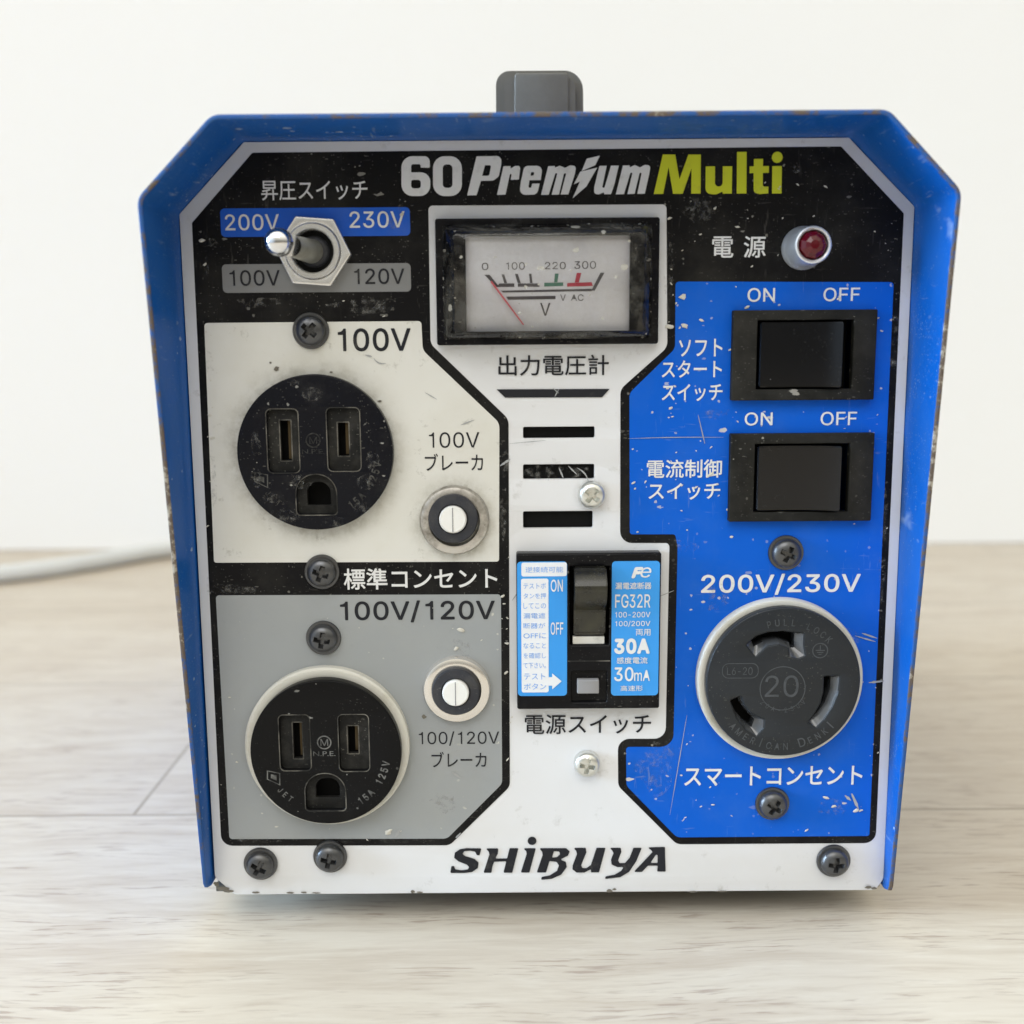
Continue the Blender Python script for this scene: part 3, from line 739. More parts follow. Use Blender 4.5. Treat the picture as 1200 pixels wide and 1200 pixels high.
def arc_text(s, c, r, a_mid, span, h, d, inward=False, bold=0.01, squash=.8):
    """letters of height h along an arc of radius r (mm) about panel point c; a_mid/span in degrees"""
    ms = []
    n = len(s)
    for i, ch in enumerate(s):
        if ch == ' ':
            continue
        t = (i / (n - 1) - .5) if n > 1 else 0
        a = rad(a_mid + (span * t if inward else -span * t))
        rot = a - math.pi / 2 if not inward else a + math.pi / 2
        me = text_mesh(ch, bold)
        xs = [v.co.x for v in me.vertices]
        mx = (max(xs) + min(xs)) / 2
        k = h * MM / 0.70
        px, pz = c[0] + r * MM * math.cos(a), c[1] + r * MM * math.sin(a)
        for v in me.vertices:
            x, y = (v.co.x - mx) * k * squash, (v.co.y - .35) * k
            v.co = (px + x * math.cos(rot) - y * math.sin(rot), -(d + v.co.z) * MM, pz + x * math.sin(rot) + y * math.cos(rot))
        ms.append(me)
    return merge(*ms)

def pp(pts, d=0.0, fn=None):
    return [P(*(fn(*q) if fn else q), d) for q in pts]

def boolean_cut(me, cutter):
    a = bpy.data.objects.new('a', me)
    b = bpy.data.objects.new('b', cutter)
    C.objects.link(a)
    C.objects.link(b)
    md = a.modifiers.new('b', 'BOOLEAN')
    md.operation = 'DIFFERENCE'
    md.solver = 'EXACT'
    md.object = b
    dg = bpy.context.evaluated_depsgraph_get()
    out = bpy.data.meshes.new_from_object(a.evaluated_get(dg))
    bpy.data.objects.remove(a)
    bpy.data.objects.remove(b)
    return out

def empty(name, loc, label, cat):
    o = bpy.data.objects.new(name, None)
    C.objects.link(o)
    o.location = loc
    o.empty_display_size = 0.02
    o['label'] = label
    o['category'] = cat
    return o

# ================================================================= the setting
me = box_mesh(-3, 3, -2.5, 0.52, -0.05, 0.0)
fl = link('floor', me, floor_mat(), sm=False)
fl['kind'] = 'structure'
WALL_Y = G(600, 641).y
me = box_mesh(-3, 3, WALL_Y, WALL_Y + 0.08, 0.0005, 2.4)
wl = link('wall', me, wall_mat(), sm=False)
wl['kind'] = 'structure'

# ================================================================= the transformer
T = empty('portable_transformer', (0, 0, 0), 'blue metal step-up transformer box with outlets and switches on its scuffed front panel', 'transformer')

# outline of the panel where it meets the housing, in the panel plane
OUT_PX = [(249, 1034), (209.2, 251), (284.7, 165.6), (995.8, 160.3), (1072.5, 242), (1035, 1038)]
OUT = [P(*q) for q in OUT_PX]
BOT = (P(300, 1047).y + P(1000, 1044.5).y) / 2

# ---- housing: bent sheet over top and sides, its lip running forward of the panel
def housing():
    th = 1.05 * MM
    lip = [4.5, 24.5, 24.0, 24.0, 23.0, 4.0]
    pts = [Vector(p) for p in OUT]
    lip = [1.0, 3.6] + [4.6] + lip[1:5] + [4.2, 3.4, 1.0]
    pts[0] = pts[0] + (pts[0] - pts[1]).normalized() * 0.3 * MM
    pts[-1] = pts[-1] + (pts[-1] - pts[-2]).normalized() * 0.3 * MM
    _a, _b = (pts[1] - pts[0]).normalized(), (pts[-2] - pts[-1]).normalized()
    pts = [pts[0], pts[0] + _a * .9 * MM, pts[0] + _a * 2.4 * MM] + pts[1:5] + [pts[-1] + _b * 2.4 * MM, pts[-1] + _b * .9 * MM, pts[-1]]
    n = len(pts)
    off = []
    for i in range(n):
        ns = []
        for j in (i - 1, i):
            if 0 <= j < n - 1:
                t = (pts[j + 1] - pts[j]).normalized()
                ns.append(Vector((-t.y, t.x)))
        b = sum(ns, Vector((0, 0)))
        b.normalize()
        off.append(pts[i] + b * th / b.dot(ns[0]))
    # round the bends in plan, carrying the lip depth along, then loft the lip's rounded edge
    prof = []
    for i in range(n):
        if i in (0, 1, 2, n - 3, n - 2, n - 1):
            prof.append((pts[i], off[i], lip[i]))
            continue
        u, v = (pts[i - 1] - pts[i]).normalized(), (pts[i + 1] - pts[i]).normalized()
        uo, vo = (off[i - 1] - off[i]).normalized(), (off[i + 1] - off[i]).normalized()
        lu, lv = (lip[i - 1] - lip[i]) / (pts[i - 1] - pts[i]).length, (lip[i + 1] - lip[i]) / (pts[i + 1] - pts[i]).length
        t = 1.3 * MM
        for k in range(5):
            w = k / 4
            a, b = t * (1 - w) ** 2, t * w ** 2
            prof.append((pts[i] + u * a + v * b, off[i] + uo * a * 1.4 + vo * b * 1.4, lip[i] + lu * a + lv * b))
    bm = bmesh.new()
    back = 0.215
    rings = []
    for p, q, l in prof:
        e = .3 / 1.3
        ring = [(p, -back / MM), (p, l - .35), (p.lerp(q, e * .35), l - .08), (p.lerp(q, e), l), (p.lerp(q, 1 - e), l), (p.lerp(q, 1 - e * .35), l - .08), (q, l - .35), (q, -back / MM)]
        rings.append([bm.verts.new((v.x, -d * MM, v.y)) for v, d in ring])
    for A, Bq in zip(rings, rings[1:]):
        for k in range(8):
            f = bm.faces.new((A[k], A[(k + 1) % 8], Bq[(k + 1) % 8], Bq[k]))
            f.material_index = 1 if 1 <= k <= 5 else 0
    for r_end in (rings[0], rings[-1]):
        f = bm.faces.new(r_end)
        f.material_index = 1
    bmesh.ops.recalc_face_normals(bm, faces=bm.faces)
    me = bpy.data.meshes.new('housing')
    bm.to_mesh(me)
    bm.free()
    me.materials.append(M['hood'])
    me.materials.append(M['edge'])
    o = bpy.data.objects.new('housing', me)
    C.objects.link(o)
    o.parent = T
    smooth(me, 30)
    return o
housing()

# ---- front panel with its vent slots cut out
g = 0.15 * MM
pan = [OUT[1] + Vector((g, 0)), OUT[2] + Vector((g, -g)), OUT[3] + Vector((-g, -g)), OUT[4] + Vector((-g, 0)),
       Vector((P(1036, 1030).x - g, P(1036, 1030).y)), Vector((P(1026, 1046).x, BOT)), Vector((P(275, 1046).x, BOT)), Vector((P(251, 1028).x + g, P(251, 1028).y))]
slots_px = [(613, 500, 697, 513.5), (613, 544, 696.5, 561.5), (613, 599, 694.7, 619)]
def px_rect(b, r=0.0, d=0.0, grow=0.0):
    a, c = P(b[0], (b[1] + b[3]) / 2, d), P(b[2], (b[1] + b[3]) / 2, d)
    t, u = P((b[0] + b[2]) / 2, b[1], d), P((b[0] + b[2]) / 2, b[3], d)
    return rect(a.x - grow, u.y - grow, c.x + grow, t.y + grow, r)
slots = [px_rect(b, 0.4 * MM) for b in slots_px]
# openings behind the outlets and switches
hole_a, hole_b, hole_c = circle(P(369, 530.8), 82 * K, 64), circle(P(383, 876), 80 * K, 64), circle(P(914, 797), 82 * K, 64)
hole_r = [px_rect((880, 372, 1008, 461)), px_rect((876, 516, 1003, 604))]
hole_e = px_rect((650, 656, 730, 826))
panel = sheet('front_panel', [rounded(pan, [0, 0, 0, 0, 2 * MM, 2 * MM, 2 * MM, 2 * MM])] + slots + [hole_a, hole_b, hole_c, hole_e] + hole_r, -1.6, M['white'], T, 0.0, 0.12)
allslots = px_rect((600, 490, 710, 630))
sheet('vent_backing', allslots, -4.0, M['void'], panel, -2.0)

# printed black field with everything else printed over it
blk = [(225, 261.2), (295.8, 179), (985.6, 171.7), (1059, 250), (1026, 987.5), (259, 990.5)]
centre_px = [(502, 241), (781, 239.5), (782, 407), (727, 456), (726.7, 636.2), (784.5, 636.2), (780, 865.6), (724, 865.6), (724.4, 922), (796, 990.5), (520, 993.5), (597.5, 921.5), (596, 491), (504.5, 403)]
r_ = [5, 5, 14, 14, 14, 5, 14, 14, 14, 8, 8, 14, 16, 14]
centre = rounded(pp(centre_px), [x * K for x in r_])
bpx = [(225, 261.2), (295.8, 179), (985.6, 171.7), (1059, 250), (1026, 987.5)]
# black field = outline with the white centre cut out of it as a notch (so the vents stay open)
black = rounded(pp([(225, 261.2), (295.8, 179), (985.6, 171.7), (1059, 250), (1026, 987.8), (793, 989.2), (724.4, 921), (724, 865.6), (780, 865.6), (784.5, 636.2), (726.7, 636.2), (727, 456), (782, 407), (781, 239.5), (502, 241), (504.5, 403), (596, 491), (597.5, 921.5), (527, 990.4), (259.5, 991)]),
                [x * K for x in [3, 3, 3, 3, 14, 14, 14, 14, 14, 5, 14, 14, 14, 5, 5, 14, 16, 14, 14, 14]])
sheet('black_print', [black, hole_a, hole_b, hole_c] + hole_r, 0.08, M['black'], panel)
cream = rounded(pp([(239.5, 378.5), (493.8, 376.2), (495.5, 410.5), (585.2, 495.5), (584.8, 658), (251, 659.3)]), [x * K for x in [4, 4, 14, 14, 3, 3]])
sheet('white_outlet_field', [cream, hole_a], 0.14, M['cream'], panel)
greyf = rounded(pp([(253, 697.5), (587, 696.3), (588.5, 918), (524, 982.5), (269, 983)]), [x * K for x in [4, 4, 12, 12, 4]])
sheet('grey_outlet_field', [greyf, hole_b], 0.14, M['grey'], panel)
bluef = rounded(pp([(791.5, 330), (1047, 330.6), (1018.5, 979.3), (793, 981), (734, 920.5), (733.6, 875), (789, 875), (794, 640), (791, 626), (738, 626), (737.5, 460.5), (791, 408.5)]), [x * K for x in [4, 4, 3, 12, 12, 4, 16, 14, 3, 3, 12, 12]])
sheet('blue_outlet_field', [bluef, hole_c] + hole_r, 0.14, M['blue'], panel)
sheet('blue_switch_label', px_rect((258.5, 243.5, 480.5, 277), 1.0 * MM, 0.14), 0.14, M['blue_label'], panel)
sheet('grey_switch_label', px_rect((260.5, 309, 481.5, 342.5), 1.0 * MM, 0.14), 0.14, M['grey_label'], panel)

# lettering printed on the panel
B = 0.012
lettering([('昇圧スイッチ', (306, 211.5, 430.6, 234.5), 0.006), ('電', (834.5, 277, 859.5, 302), 0.01), ('源', (871.5, 276.5, 897.5, 302), 0.01)], 0.22, M['ink_white'], panel)
lettering([('200V', (263.7, 251, 327, 270), .006), ('230V', (409.6, 247.5, 474.3, 267), .006)], 0.22, M['ink_white'], panel)
lettering([('100V', (269, 316.5, 328, 335), .006), ('120V', (415, 314.6, 474, 333), .006)], 0.22, M['ink_black'], panel)
lettering([('100V', (396, 384.6, 481.4, 411.7), .012)], 0.22, M['ink_black'], panel)
lettering([('100V', (502.7, 506.5, 561.8, 524.8), .0), ('ブレーカ', (498, 531.5, 566, 551.5), .004)], 0.22, M['ink_black'], panel)
lettering([('標準コンセント', (402.7, 665.5, 582.9, 690.5), .014)], 0.22, M['ink_white'], panel)
lettering([('100V/120V', (398.6, 703.6, 580, 729.3), .012)], 0.22, M['ink_black'], panel)
lettering([('100/120V', (490.8, 857, 585, 873.9), .0), ('ブレーカ', (505.7, 881, 570, 899), .004)], 0.22, M['ink_black'], panel)
lettering([('出力電圧計', (584, 416, 713.5, 440), .008)], 0.22, M['ink_black'], panel)
lettering([('電源スイッチ', (615, 837, 763, 860), .008)], 0.22, M['ink_black'], panel)
lettering([('ON', (876, 337.4, 908.2, 353.7), .006), ('OFF', (965, 337, 1007.7, 353), .006)], 0.22, M['ink_white'], panel)
lettering([('ON', (872.7, 483.2, 905.4, 498.6), .006), ('OFF', (961.7, 482.4, 1004.2, 498.4), .006)], 0.22, M['ink_white'], panel)
lettering([('ソフト', (795.6, 397, 846.7, 417.7), .012), ('スタート', (775.6, 422.3, 846, 442.5), .012), ('スイッチ', (775.6, 450, 846.7, 470), .012)], 0.22, M['ink_white'], panel)
lettering([('電流制御', (758, 538.5, 846, 560), .012), ('スイッチ', (760, 566, 844, 585.5), .012)], 0.22, M['ink_white'], panel)
lettering([('200V/230V', (821.7, 672.3, 1008.3, 697), .014)], 0.22, M['ink_white'], panel)
lettering([('スマートコンセント', (802, 898, 1010.7, 920.5), .014)], 0.22, M['ink_white'], panel)

# product line: squared figures, slanted word with a bolt for its letter, yellow-green word
c2 = crop(450, 60, 3.4286)
def q2(pts, rs, d=0.22):
    return rounded(pp(pts, d, c2), [r / 3.4286 * K for r in rs])
six = [q2([(70, 422), (184, 422), (184, 468), (147, 468), (147, 454), (109, 454), (109, 487), (186, 487), (186, 582), (70, 582)], [42, 34, 3, 3, 6, 8, 2, 34, 40, 42]),
       q2([(109, 517), (148, 517), (148, 551), (109, 551)], [8, 10, 10, 10])]
zero = [q2([(197, 422), (313, 422), (313, 582), (197, 582)], [44] * 4), q2([(236, 455), (275, 455), (275, 549), (236, 549)], [14] * 4)]
c6 = crop(520, 60, 5.0)
bolt1 = pp([(838, 630), (915, 612), (888, 668), (808, 702)], 0.22, c6)
bolt2 = pp([(800, 706), (900, 682), (836, 792), (755, 862), (798, 764), (762, 780)], 0.22, c6)
cp = crop(540, 170, 5.0)
def qp(pts, r=2, fn=cp):
    return rounded(pp(pts, .22, fn), [x / 5 * K for x in r] if isinstance(r, list) else r / 5 * K, 4)
word = [
 [qp([(92, 66), (222, 64), (238, 84), (236, 120), (222, 185), (190, 208), (118, 210), (92, 294), (37, 295)], [4, 22, 20, 16, 24, 22, 2, 2, 2]), qp([(142, 118), (178, 118), (166, 180), (125, 180)], [2, 8, 12, 2])],
 [qp([(250, 124), (292, 123), (290, 140), (318, 122), (350, 122), (340, 202), (292, 204), (298, 168), (288, 170), (262, 290), (212, 292)], [2, 2, 4, 10, 16, 4, 2, 4, 8, 2, 2])],
 [qp([(372, 122), (480, 121), (468, 205), (402, 206), (396, 250), (412, 250), (418, 226), (462, 225), (448, 290), (342, 293), (352, 215)], [26, 28, 3, 3, 6, 4, 2, 3, 30, 30, 10]), qp([(412, 158), (432, 158), (426, 178), (408, 180)], [6, 6, 2, 2])],
 [qp([(512, 124), (552, 122), (550, 134), (580, 120), (610, 134), (640, 119), (676, 122), (668, 170), (630, 289), (585, 290), (618, 165), (605, 165), (575, 290), (532, 291), (566, 165), (554, 165), (515, 291), (470, 292)], [2, 2, 4, 16, 4, 16, 22, 10, 2, 2, 5, 5, 2, 2, 5, 5, 2, 2])],
 [qp([(812, 122), (855, 121), (828, 250), (842, 250), (880, 121), (926, 120), (900, 230), (880, 288), (840, 288), (838, 276), (808, 290), (780, 284), (782, 245)], [2, 2, 6, 6, 2, 2, 10, 2, 2, 4, 20, 16, 10])],
 [qp([(950, 120), (990, 119), (988, 132), (1020, 117), (1050, 131), (1078, 116), (1112, 119), (1104, 170), (1078, 285), (1034, 286), (1060, 162), (1048, 162), (1018, 286), (976, 287), (1006, 162), (994, 162), (956, 288), (908, 289)], [2, 2, 4, 16, 4, 16, 22, 10, 2, 2, 5, 5, 2, 2, 5, 5, 2, 2])],
]
ms = [sheet_mesh(six, .22), sheet_mesh(zero, .22), sheet_mesh(bolt1, .22), sheet_mesh(bolt2, .22)] + [sheet_mesh(w, .22) for w in word]
link('lettering', merge(*ms), M['ink_white'], panel, sm=False)
cm = crop(755, 165, 6.6667)
def qm(pts, r=1):
    return rounded(pp(pts, .22, cm), [x / 6.667 * K for x in r] if isinstance(r, list) else r / 6.667 * K, 6)
word = [qm([(145, 107), (242, 107), (275, 300), (345, 107), (442, 107), (440, 412), (367, 413), (369, 215), (300, 414), (225, 414), (190, 205), (148, 415), (74, 416)]),
        qm([(480, 200), (553, 199), (552, 357), (612, 357), (614, 199), (687, 198), (684, 412), (613, 413), (612, 396), (560, 420), (478, 412)], [1, 1, 34, 28, 1, 1, 1, 1, 4, 50, 50]),
        qm([(725, 87), (800, 86), (798, 411), (722, 412)]),
        qm([(857, 142), (928, 141), (927, 198), (974, 197), (973, 250), (926, 251), (926, 358), (970, 358), (968, 411), (900, 416), (855, 405), (854, 252), (822, 252), (823, 200), (856, 199)], [1, 1, 1, 1, 1, 1, 14, 1, 1, 40, 44, 1, 1, 1, 1]),
        qm([(1000, 198), (1075, 197), (1072, 411), (998, 412)])]
ms = [sheet_mesh(w, .22) for w in word] + [sheet_mesh(circle(P(*cm(1039, 129), .22), 40 / 6.667 * K, 28), .22)]
link('lettering', merge(*ms), M['ink_yellow'], panel, sm=False)
sheet('underline_bar', pp([(582, 456.3), (714.5, 455.7), (705.5, 465.5), (592, 466)], .22), .22, M['ink_black'], panel)

# maker's slanted brush-like word mark
cs = crop(520, 980, 4.4444)
def qs(pts, d=.22, r=5):
    return rounded(pp(pts, d, cs), r / 4.444 * K, 3)
wm = [
 [[(196, 63), (186, 100), (172, 98), (163, 80), (138, 75), (108, 78), (97, 92), (112, 103), (160, 118), (182, 137), (177, 166), (148, 186), (108, 191), (34, 191), (40, 155), (54, 155), (60, 172), (90, 177), (124, 173), (133, 161), (120, 148), (75, 130), (54, 112), (58, 85), (85, 67), (120, 62)]],
 [[(218, 63), (284, 63), (282, 90), (268, 116), (330, 115), (343, 62), (389, 62), (357, 190), (311, 190), (326, 130), (262, 133), (253, 160), (248, 190), (207, 190), (238, 95), (234, 80)]],
 [[(412, 62), (480, 62), (446, 189), (401, 189), (432, 92), (430, 78)]],
 [[(497, 62), (638, 62), (656, 79), (647, 101), (606, 121), (636, 133), (641, 160), (612, 200), (562, 222), (506, 227), (510, 212), (553, 203), (590, 180), (600, 152), (587, 133), (551, 129), (533, 189), (484, 189), (515, 98), (512, 80)],
  [(574, 78), (563, 112), (590, 108), (606, 93), (601, 79)]],
 [[(675, 60), (740, 60), (743, 84), (716, 150), (722, 165), (742, 166), (766, 150), (796, 60), (843, 60), (809, 188), (764, 188), (770, 170), (732, 189), (692, 189), (670, 172), (672, 150), (694, 92), (690, 76)]],
 [[(862, 60), (922, 60), (925, 82), (908, 125), (916, 140), (944, 139), (968, 112), (988, 60), (1032, 60), (1003, 130), (966, 185), (920, 213), (838, 223), (844, 209), (890, 200), (924, 180), (938, 160), (905, 161), (874, 147), (871, 122), (884, 88), (878, 74)]],
 [[(1060, 58), (1152, 55), (1156, 184), (1112, 184), (1114, 153), (1064, 153), (1032, 186), (989, 186), (1088, 82), (1080, 72)],
  [(1113, 86), (1076, 139), (1114, 139)]],
]
ms = [sheet_mesh([qs(l) for l in g_], .22) for g_ in wm]
ms.append(sheet_mesh(circle(P(*cs(460, 24), .22), 24 / 4.444 * K, 24), .22))
link('lettering', merge(*ms), M['ink_black'], panel, sm=False)

# ---- scratches in the print
def strip(x0, y0, x1, y1, w, d=.30, bend=0.0):
    a, b = P(x0, y0, d), P(x1, y1, d)
    t = (b - a).normalized()
    nrm = Vector((-t.y, t.x))
    N = 10
    up, lo = [], []
    for k in range(N + 1):
        u = k / N
        c = a.lerp(b, u) + nrm * bend * math.sin(u * math.pi) * MM
        ww = w * MM * (0.25 + .75 * math.sin(math.pi * min(1, max(0, u * .96 + .02)))) * random.uniform(.6, 1.1) / 2
        up.append(c + nrm * ww)
        lo.append(c - nrm * ww)
    return sheet_mesh(up + lo[::-1], d)
scr = [strip(736, 514, 848, 512.5, .22, bend=.15), strip(596, 520, 640, 516, .18), strip(655, 456, 650, 465, .35), strip(785, 955, 805, 838, .22),
       strip(540, 498, 556, 492, .3), strip(610, 690, 600, 704, .3), strip(648, 455, 655, 461, .25),
       strip(655, 548, 660, 560, .5), strip(676, 548, 690, 566, .35, bend=.6), strip(666, 546, 676, 556, .4), strip(586, 546, 598, 538, .6),
       strip(1010, 742, 1028, 748, .6), strip(1018, 800, 1036, 798, .7), strip(998, 930, 1006, 948, .9), strip(990, 932, 997, 938, .7), strip(1002, 745, 1026, 752, .35),
       strip(818, 486, 826, 520, .3), strip(770, 700, 790, 692, .22), strip(530, 905, 540, 912, .6), strip(463, 981, 469, 972, .8), strip(534, 982, 540, 976, .5),
       strip(432, 560, 445, 585, .2), strip(498, 460, 512, 468, .25), strip(428, 416, 436, 418, .5), strip(438, 420, 452, 426, .35, bend=-.5)]
link('scratches', merge(*scr), M['scratch'], panel, sm=False)['kind'] = 'stuff'

chips = []
for x, y, w, h in ((262, 1041.5, 9, 3.2), (268, 1044.5, 7, 2.2), (254, 1036, 4, 4), (300, 1045.8, 5, 1.6), (340, 1046.2, 7, 1.4), (356, 1046, 4, 1.6), (371, 1046.4, 6, 1.2), (484, 1044.8, 3, 2.4), (492, 1045.8, 4, 1.4), (714, 1044, 4.5, 2.6), (720, 1042, 3, 1.6), (812, 1045, 5, 1.4), (846, 1044.5, 8, 1.2), (1018, 1039.5, 5, 2.2), (1024, 1041, 4, 2), (324, 432, 3.2, 3.6), (317, 425, 1.6, 1.4), (497, 840, 3, 3), (445, 470, 3, 1.3), (388, 436, 2, 1)):
    c = P(x, y, .32)
    chips.append(sheet_mesh([Vector((c.x + w * K * math.cos(t) * random.uniform(.6, 1.15), c.y + h * K * math.sin(t) * random.uniform(.6, 1.1))) for t in [2 * math.pi * k / 11 for k in range(11)]], .32))
link('paint_chips', merge(*chips), M['chip'], panel, sm=False)['kind'] = 'stuff'

# ---- dried mortar drops spattered over the panel
def blob(x, y, rx, rz, ang, d, h):
    c = P(x, y, d)
    bm = bmesh.new()
    N = 9
    ph = [random.uniform(.65, 1.2) for _ in range(N)]
    ring = []
    for k in range(N):
        a = 2 * math.pi * k / N
        u, v = rx * ph[k] * math.cos(a), rz * ph[k] * math.sin(a)
        ring.append(bm.verts.new((c.x + (u * math.cos(ang) - v * math.sin(ang)) * MM, -d * MM, c.y + (u * math.sin(ang) + v * math.cos(ang)) * MM)))
    mid = []
    for k in range(N):
        v = ring[k].co
        mid.append(bm.verts.new((c.x + (v.x - c.x) * .6, -(d + h * .8) * MM, c.y + (v.z - c.y) * .6)))
    top = bm.verts.new((c.x, -(d + h) * MM, c.y))
    for k in range(N):
        k2 = (k + 1) % N
        bm.faces.new((ring[k], ring[k2], mid[k2], mid[k]))
        bm.faces.new((mid[k], mid[k2], top))
    bmesh.ops.recalc_face_normals(bm, faces=bm.faces)
    me = bpy.data.meshes.new('b')
    bm.to_mesh(me)
    bm.free()
    return me
KEEP = [(511, 250, 772, 405), (858, 363, 1027, 470), (855, 508, 1023, 611), (815, 700, 1012, 895), (605, 648, 775, 832), (285, 785, 480, 968), (278, 440, 462, 622), (900, 628, 942, 668), (885, 920, 925, 962), (490, 565, 575, 650), (493, 766, 576, 848), (915, 265, 975, 315), (325, 255, 412, 340)]
def free(x, y):
    return not any(a - 2 < x < c + 2 and b - 2 < y < e + 2 for a, b, c, e in KEEP)
drops = []
def scatter(n, x0, y0, x1, y1, smin, smax):
    k = 0
    while k < n:
        x, y = random.uniform(x0, x1), random.uniform(y0, y1)
        k += 1
        if not free(x, y):
            continue
        s = random.uniform(smin, smax) * random.choice((.45, .55, .7, .8, 1.15))
        drops.append(blob(x, y, s * random.uniform(.9, 2.0), s * .7, random.choice((.6, -.5, .2, .8, .4)) + random.uniform(-.4, .4), .28, s * .22))
scatter(42, 795, 335, 1040, 640, .28, .55)
scatter(30, 795, 640, 1035, 975, .25, .5)
scatter(20, 795, 200, 1050, 330, .2, .42)
scatter(18, 782, 255, 800, 640, .25, .45)
scatter(14, 740, 470, 860, 630, .25, .5)
scatter(3, 230, 250, 480, 375, .2, .26)
scatter(16, 255, 700, 585, 985, .2, .38)
scatter(9, 240, 380, 250, 700, .25, .4)
scatter(12, 586, 650, 600, 900, .3, .5)
for x, y, s in ((838, 244, .4), (471, 251, .5), (802, 382, .8), (785, 383, .9), (800, 348, .9), (1006, 596, 1.2), (1003, 950, .7), (455, 975, 1.0), (540, 738, .8), (535, 760, .7), (236, 282, .8), (240, 310, .5)):
    drops.append(blob(x, y, s * 1.1, s * .7, random.uniform(-.6, .9), .28, .25))
sp = link('mortar_spatter', merge(*drops), M['splash'], panel)
sp['kind'] = 'stuff'

# ---- dirt smudges: grime rubbed into the paint round the outlets and the panel's corners
def smudge_mat():
    m, nt, b = new_mat('dried_dust_smudge')
    b.inputs['Base Color'].default_value = (0.36, 0.36, 0.345, 1)
    b.inputs['Roughness'].default_value = 0.9
    b.inputs['Specular IOR Level'].default_value = 0.1
    n = noise(nt, coords(nt, (1, 1, 1), (3, 3, 8)), 620, 7, 0.75)
    n2 = noise(nt, coords(nt, (1, 1, 1), (1, 6, 8)), 900, 3, 0.6)
    f = mathn(nt, 'MULTIPLY', ramp(nt, n, 0.50, 0.74), mathn(nt, 'MULTIPLY_ADD', n2, 0.9, 0.0), clamp=True)
    nt.links.new(f, b.inputs['Alpha'])
    return m
M['smudge'] = smudge_mat()
sm = []
for x, y, w, h in ((820, 249, 17, 12), (811, 243, 9, 12), (833, 246, 8, 5), (932, 197, 5, 5), (893, 226, 9, 6), (471, 247, 4, 10), (462, 262, 8, 6), (640, 553, 24, 9), (676, 552, 12, 8), (246, 283, 9, 5), (242, 312, 3, 9), (592, 542, 5, 14),
                   (270, 690, 28, 7), (590, 600, 4, 30), (784, 330, 5, 40), (785, 290, 4, 20), (1048, 400, 5, 40), (1035, 640, 4, 60), (250, 560, 3, 50), (440, 985, 60, 3), (300, 984, 30, 3), (430, 358, 40, 8), (300, 355, 25, 7),
                   (840, 485, 14, 7), (840, 700, 12, 20), (990, 745, 20, 10), (770, 900, 22, 30), (975, 945, 18, 12), (800, 640, 16, 9), (540, 760, 12, 14), (520, 940, 16, 12)):
    c = P(x, y, .31)
    kk = KL(x, y)
    ph = random.uniform(0, 6)
    sm.append(sheet_mesh([Vector((c.x + w * kk * math.cos(t) * (1 + .25 * math.sin(3 * t + ph)), c.y + h * kk * math.sin(t) * (1 + .25 * math.sin(2 * t + ph)))) for t in [2 * math.pi * k / 24 for k in range(24)]], .31))
link('dust_smudges', merge(*sm), M['smudge'], panel, sm=False)['kind'] = 'stuff'

# ---- voltmeter
vb = (511, 255.5, 772, 403.8)
vm = sheet('voltmeter', [px_rect(vb, .6 * MM, 2), px_rect((546, 276, 738, 388), .3 * MM, 2)], 0.02, M['bezel'], T, 2.6, 0.3)
sheet('dial_face', px_rect((540, 270, 743, 394), 0, 1), 0.5, M['dial'], vm, 0.9)
cd = crop(500, 235, 4.1379)
def qd(*pts):
    return sheet_mesh(pp(pts, 1.0, cd), 1.0)
dk = [qd((280, 360), (305, 360), (352, 418), (335, 418)), qd((352, 402), (425, 402), (425, 419), (340, 419)), qd((442, 402), (547, 402), (547, 418), (442, 418)),
      qd((363, 358), (376, 358), (390, 400), (376, 400)), qd((428, 356), (442, 356), (456, 400), (441, 400)), qd((496, 355), (508, 355), (513, 400), (501, 400)),
      qd((360, 437), (800, 428), (800, 439), (370, 446)), qd((385, 466), (625, 462), (625, 478), (395, 481)),
      qd((843, 350), (862, 350), (815, 437), (798, 437))]
ms = dk + [fit_text('0', (564.5, 308, 572.3, 316.5), 1.0, -.004), fit_text('100', (593, 307.3, 615, 316), 1.0, -.004), fit_text('220', (638.5, 307, 663, 315.5), 1.0, -.004), fit_text('300', (673, 306, 698.5, 315), 1.0, -.004),
           fit_text('V', (656.5, 345, 663, 352.5), 1.0, 0), fit_text('AC', (669, 345, 684, 352.5), 1.0, 0), fit_text('V', (633, 355, 645, 370), 1.0, 0.006)]
link('scale_marks', merge(*ms), M['dial_grey'], vm, sm=False)
link('green_mark', merge(qd((570, 399), (662, 397), (662, 414), (570, 417)), qd((622, 354), (640, 354), (634, 396), (618, 396))), M['dial_green'], vm, sm=False)
link('red_mark', merge(qd((682, 400), (800, 396), (806, 414), (680, 418)), qd((728, 351), (750, 351), (738, 397), (718, 397))), M['dial_red'], vm, sm=False)
a, b = P(*cd(312, 392), 1.8), P(*cd(470, 603), 1.8)
t = (b - a).normalized()
nn = Vector((-t.y, t.x))
sheet('needle', [a + nn * .22 * MM, b + nn * .16 * MM, b - nn * .16 * MM, a - nn * .22 * MM], 1.7, M['needle'], vm, 1.95)
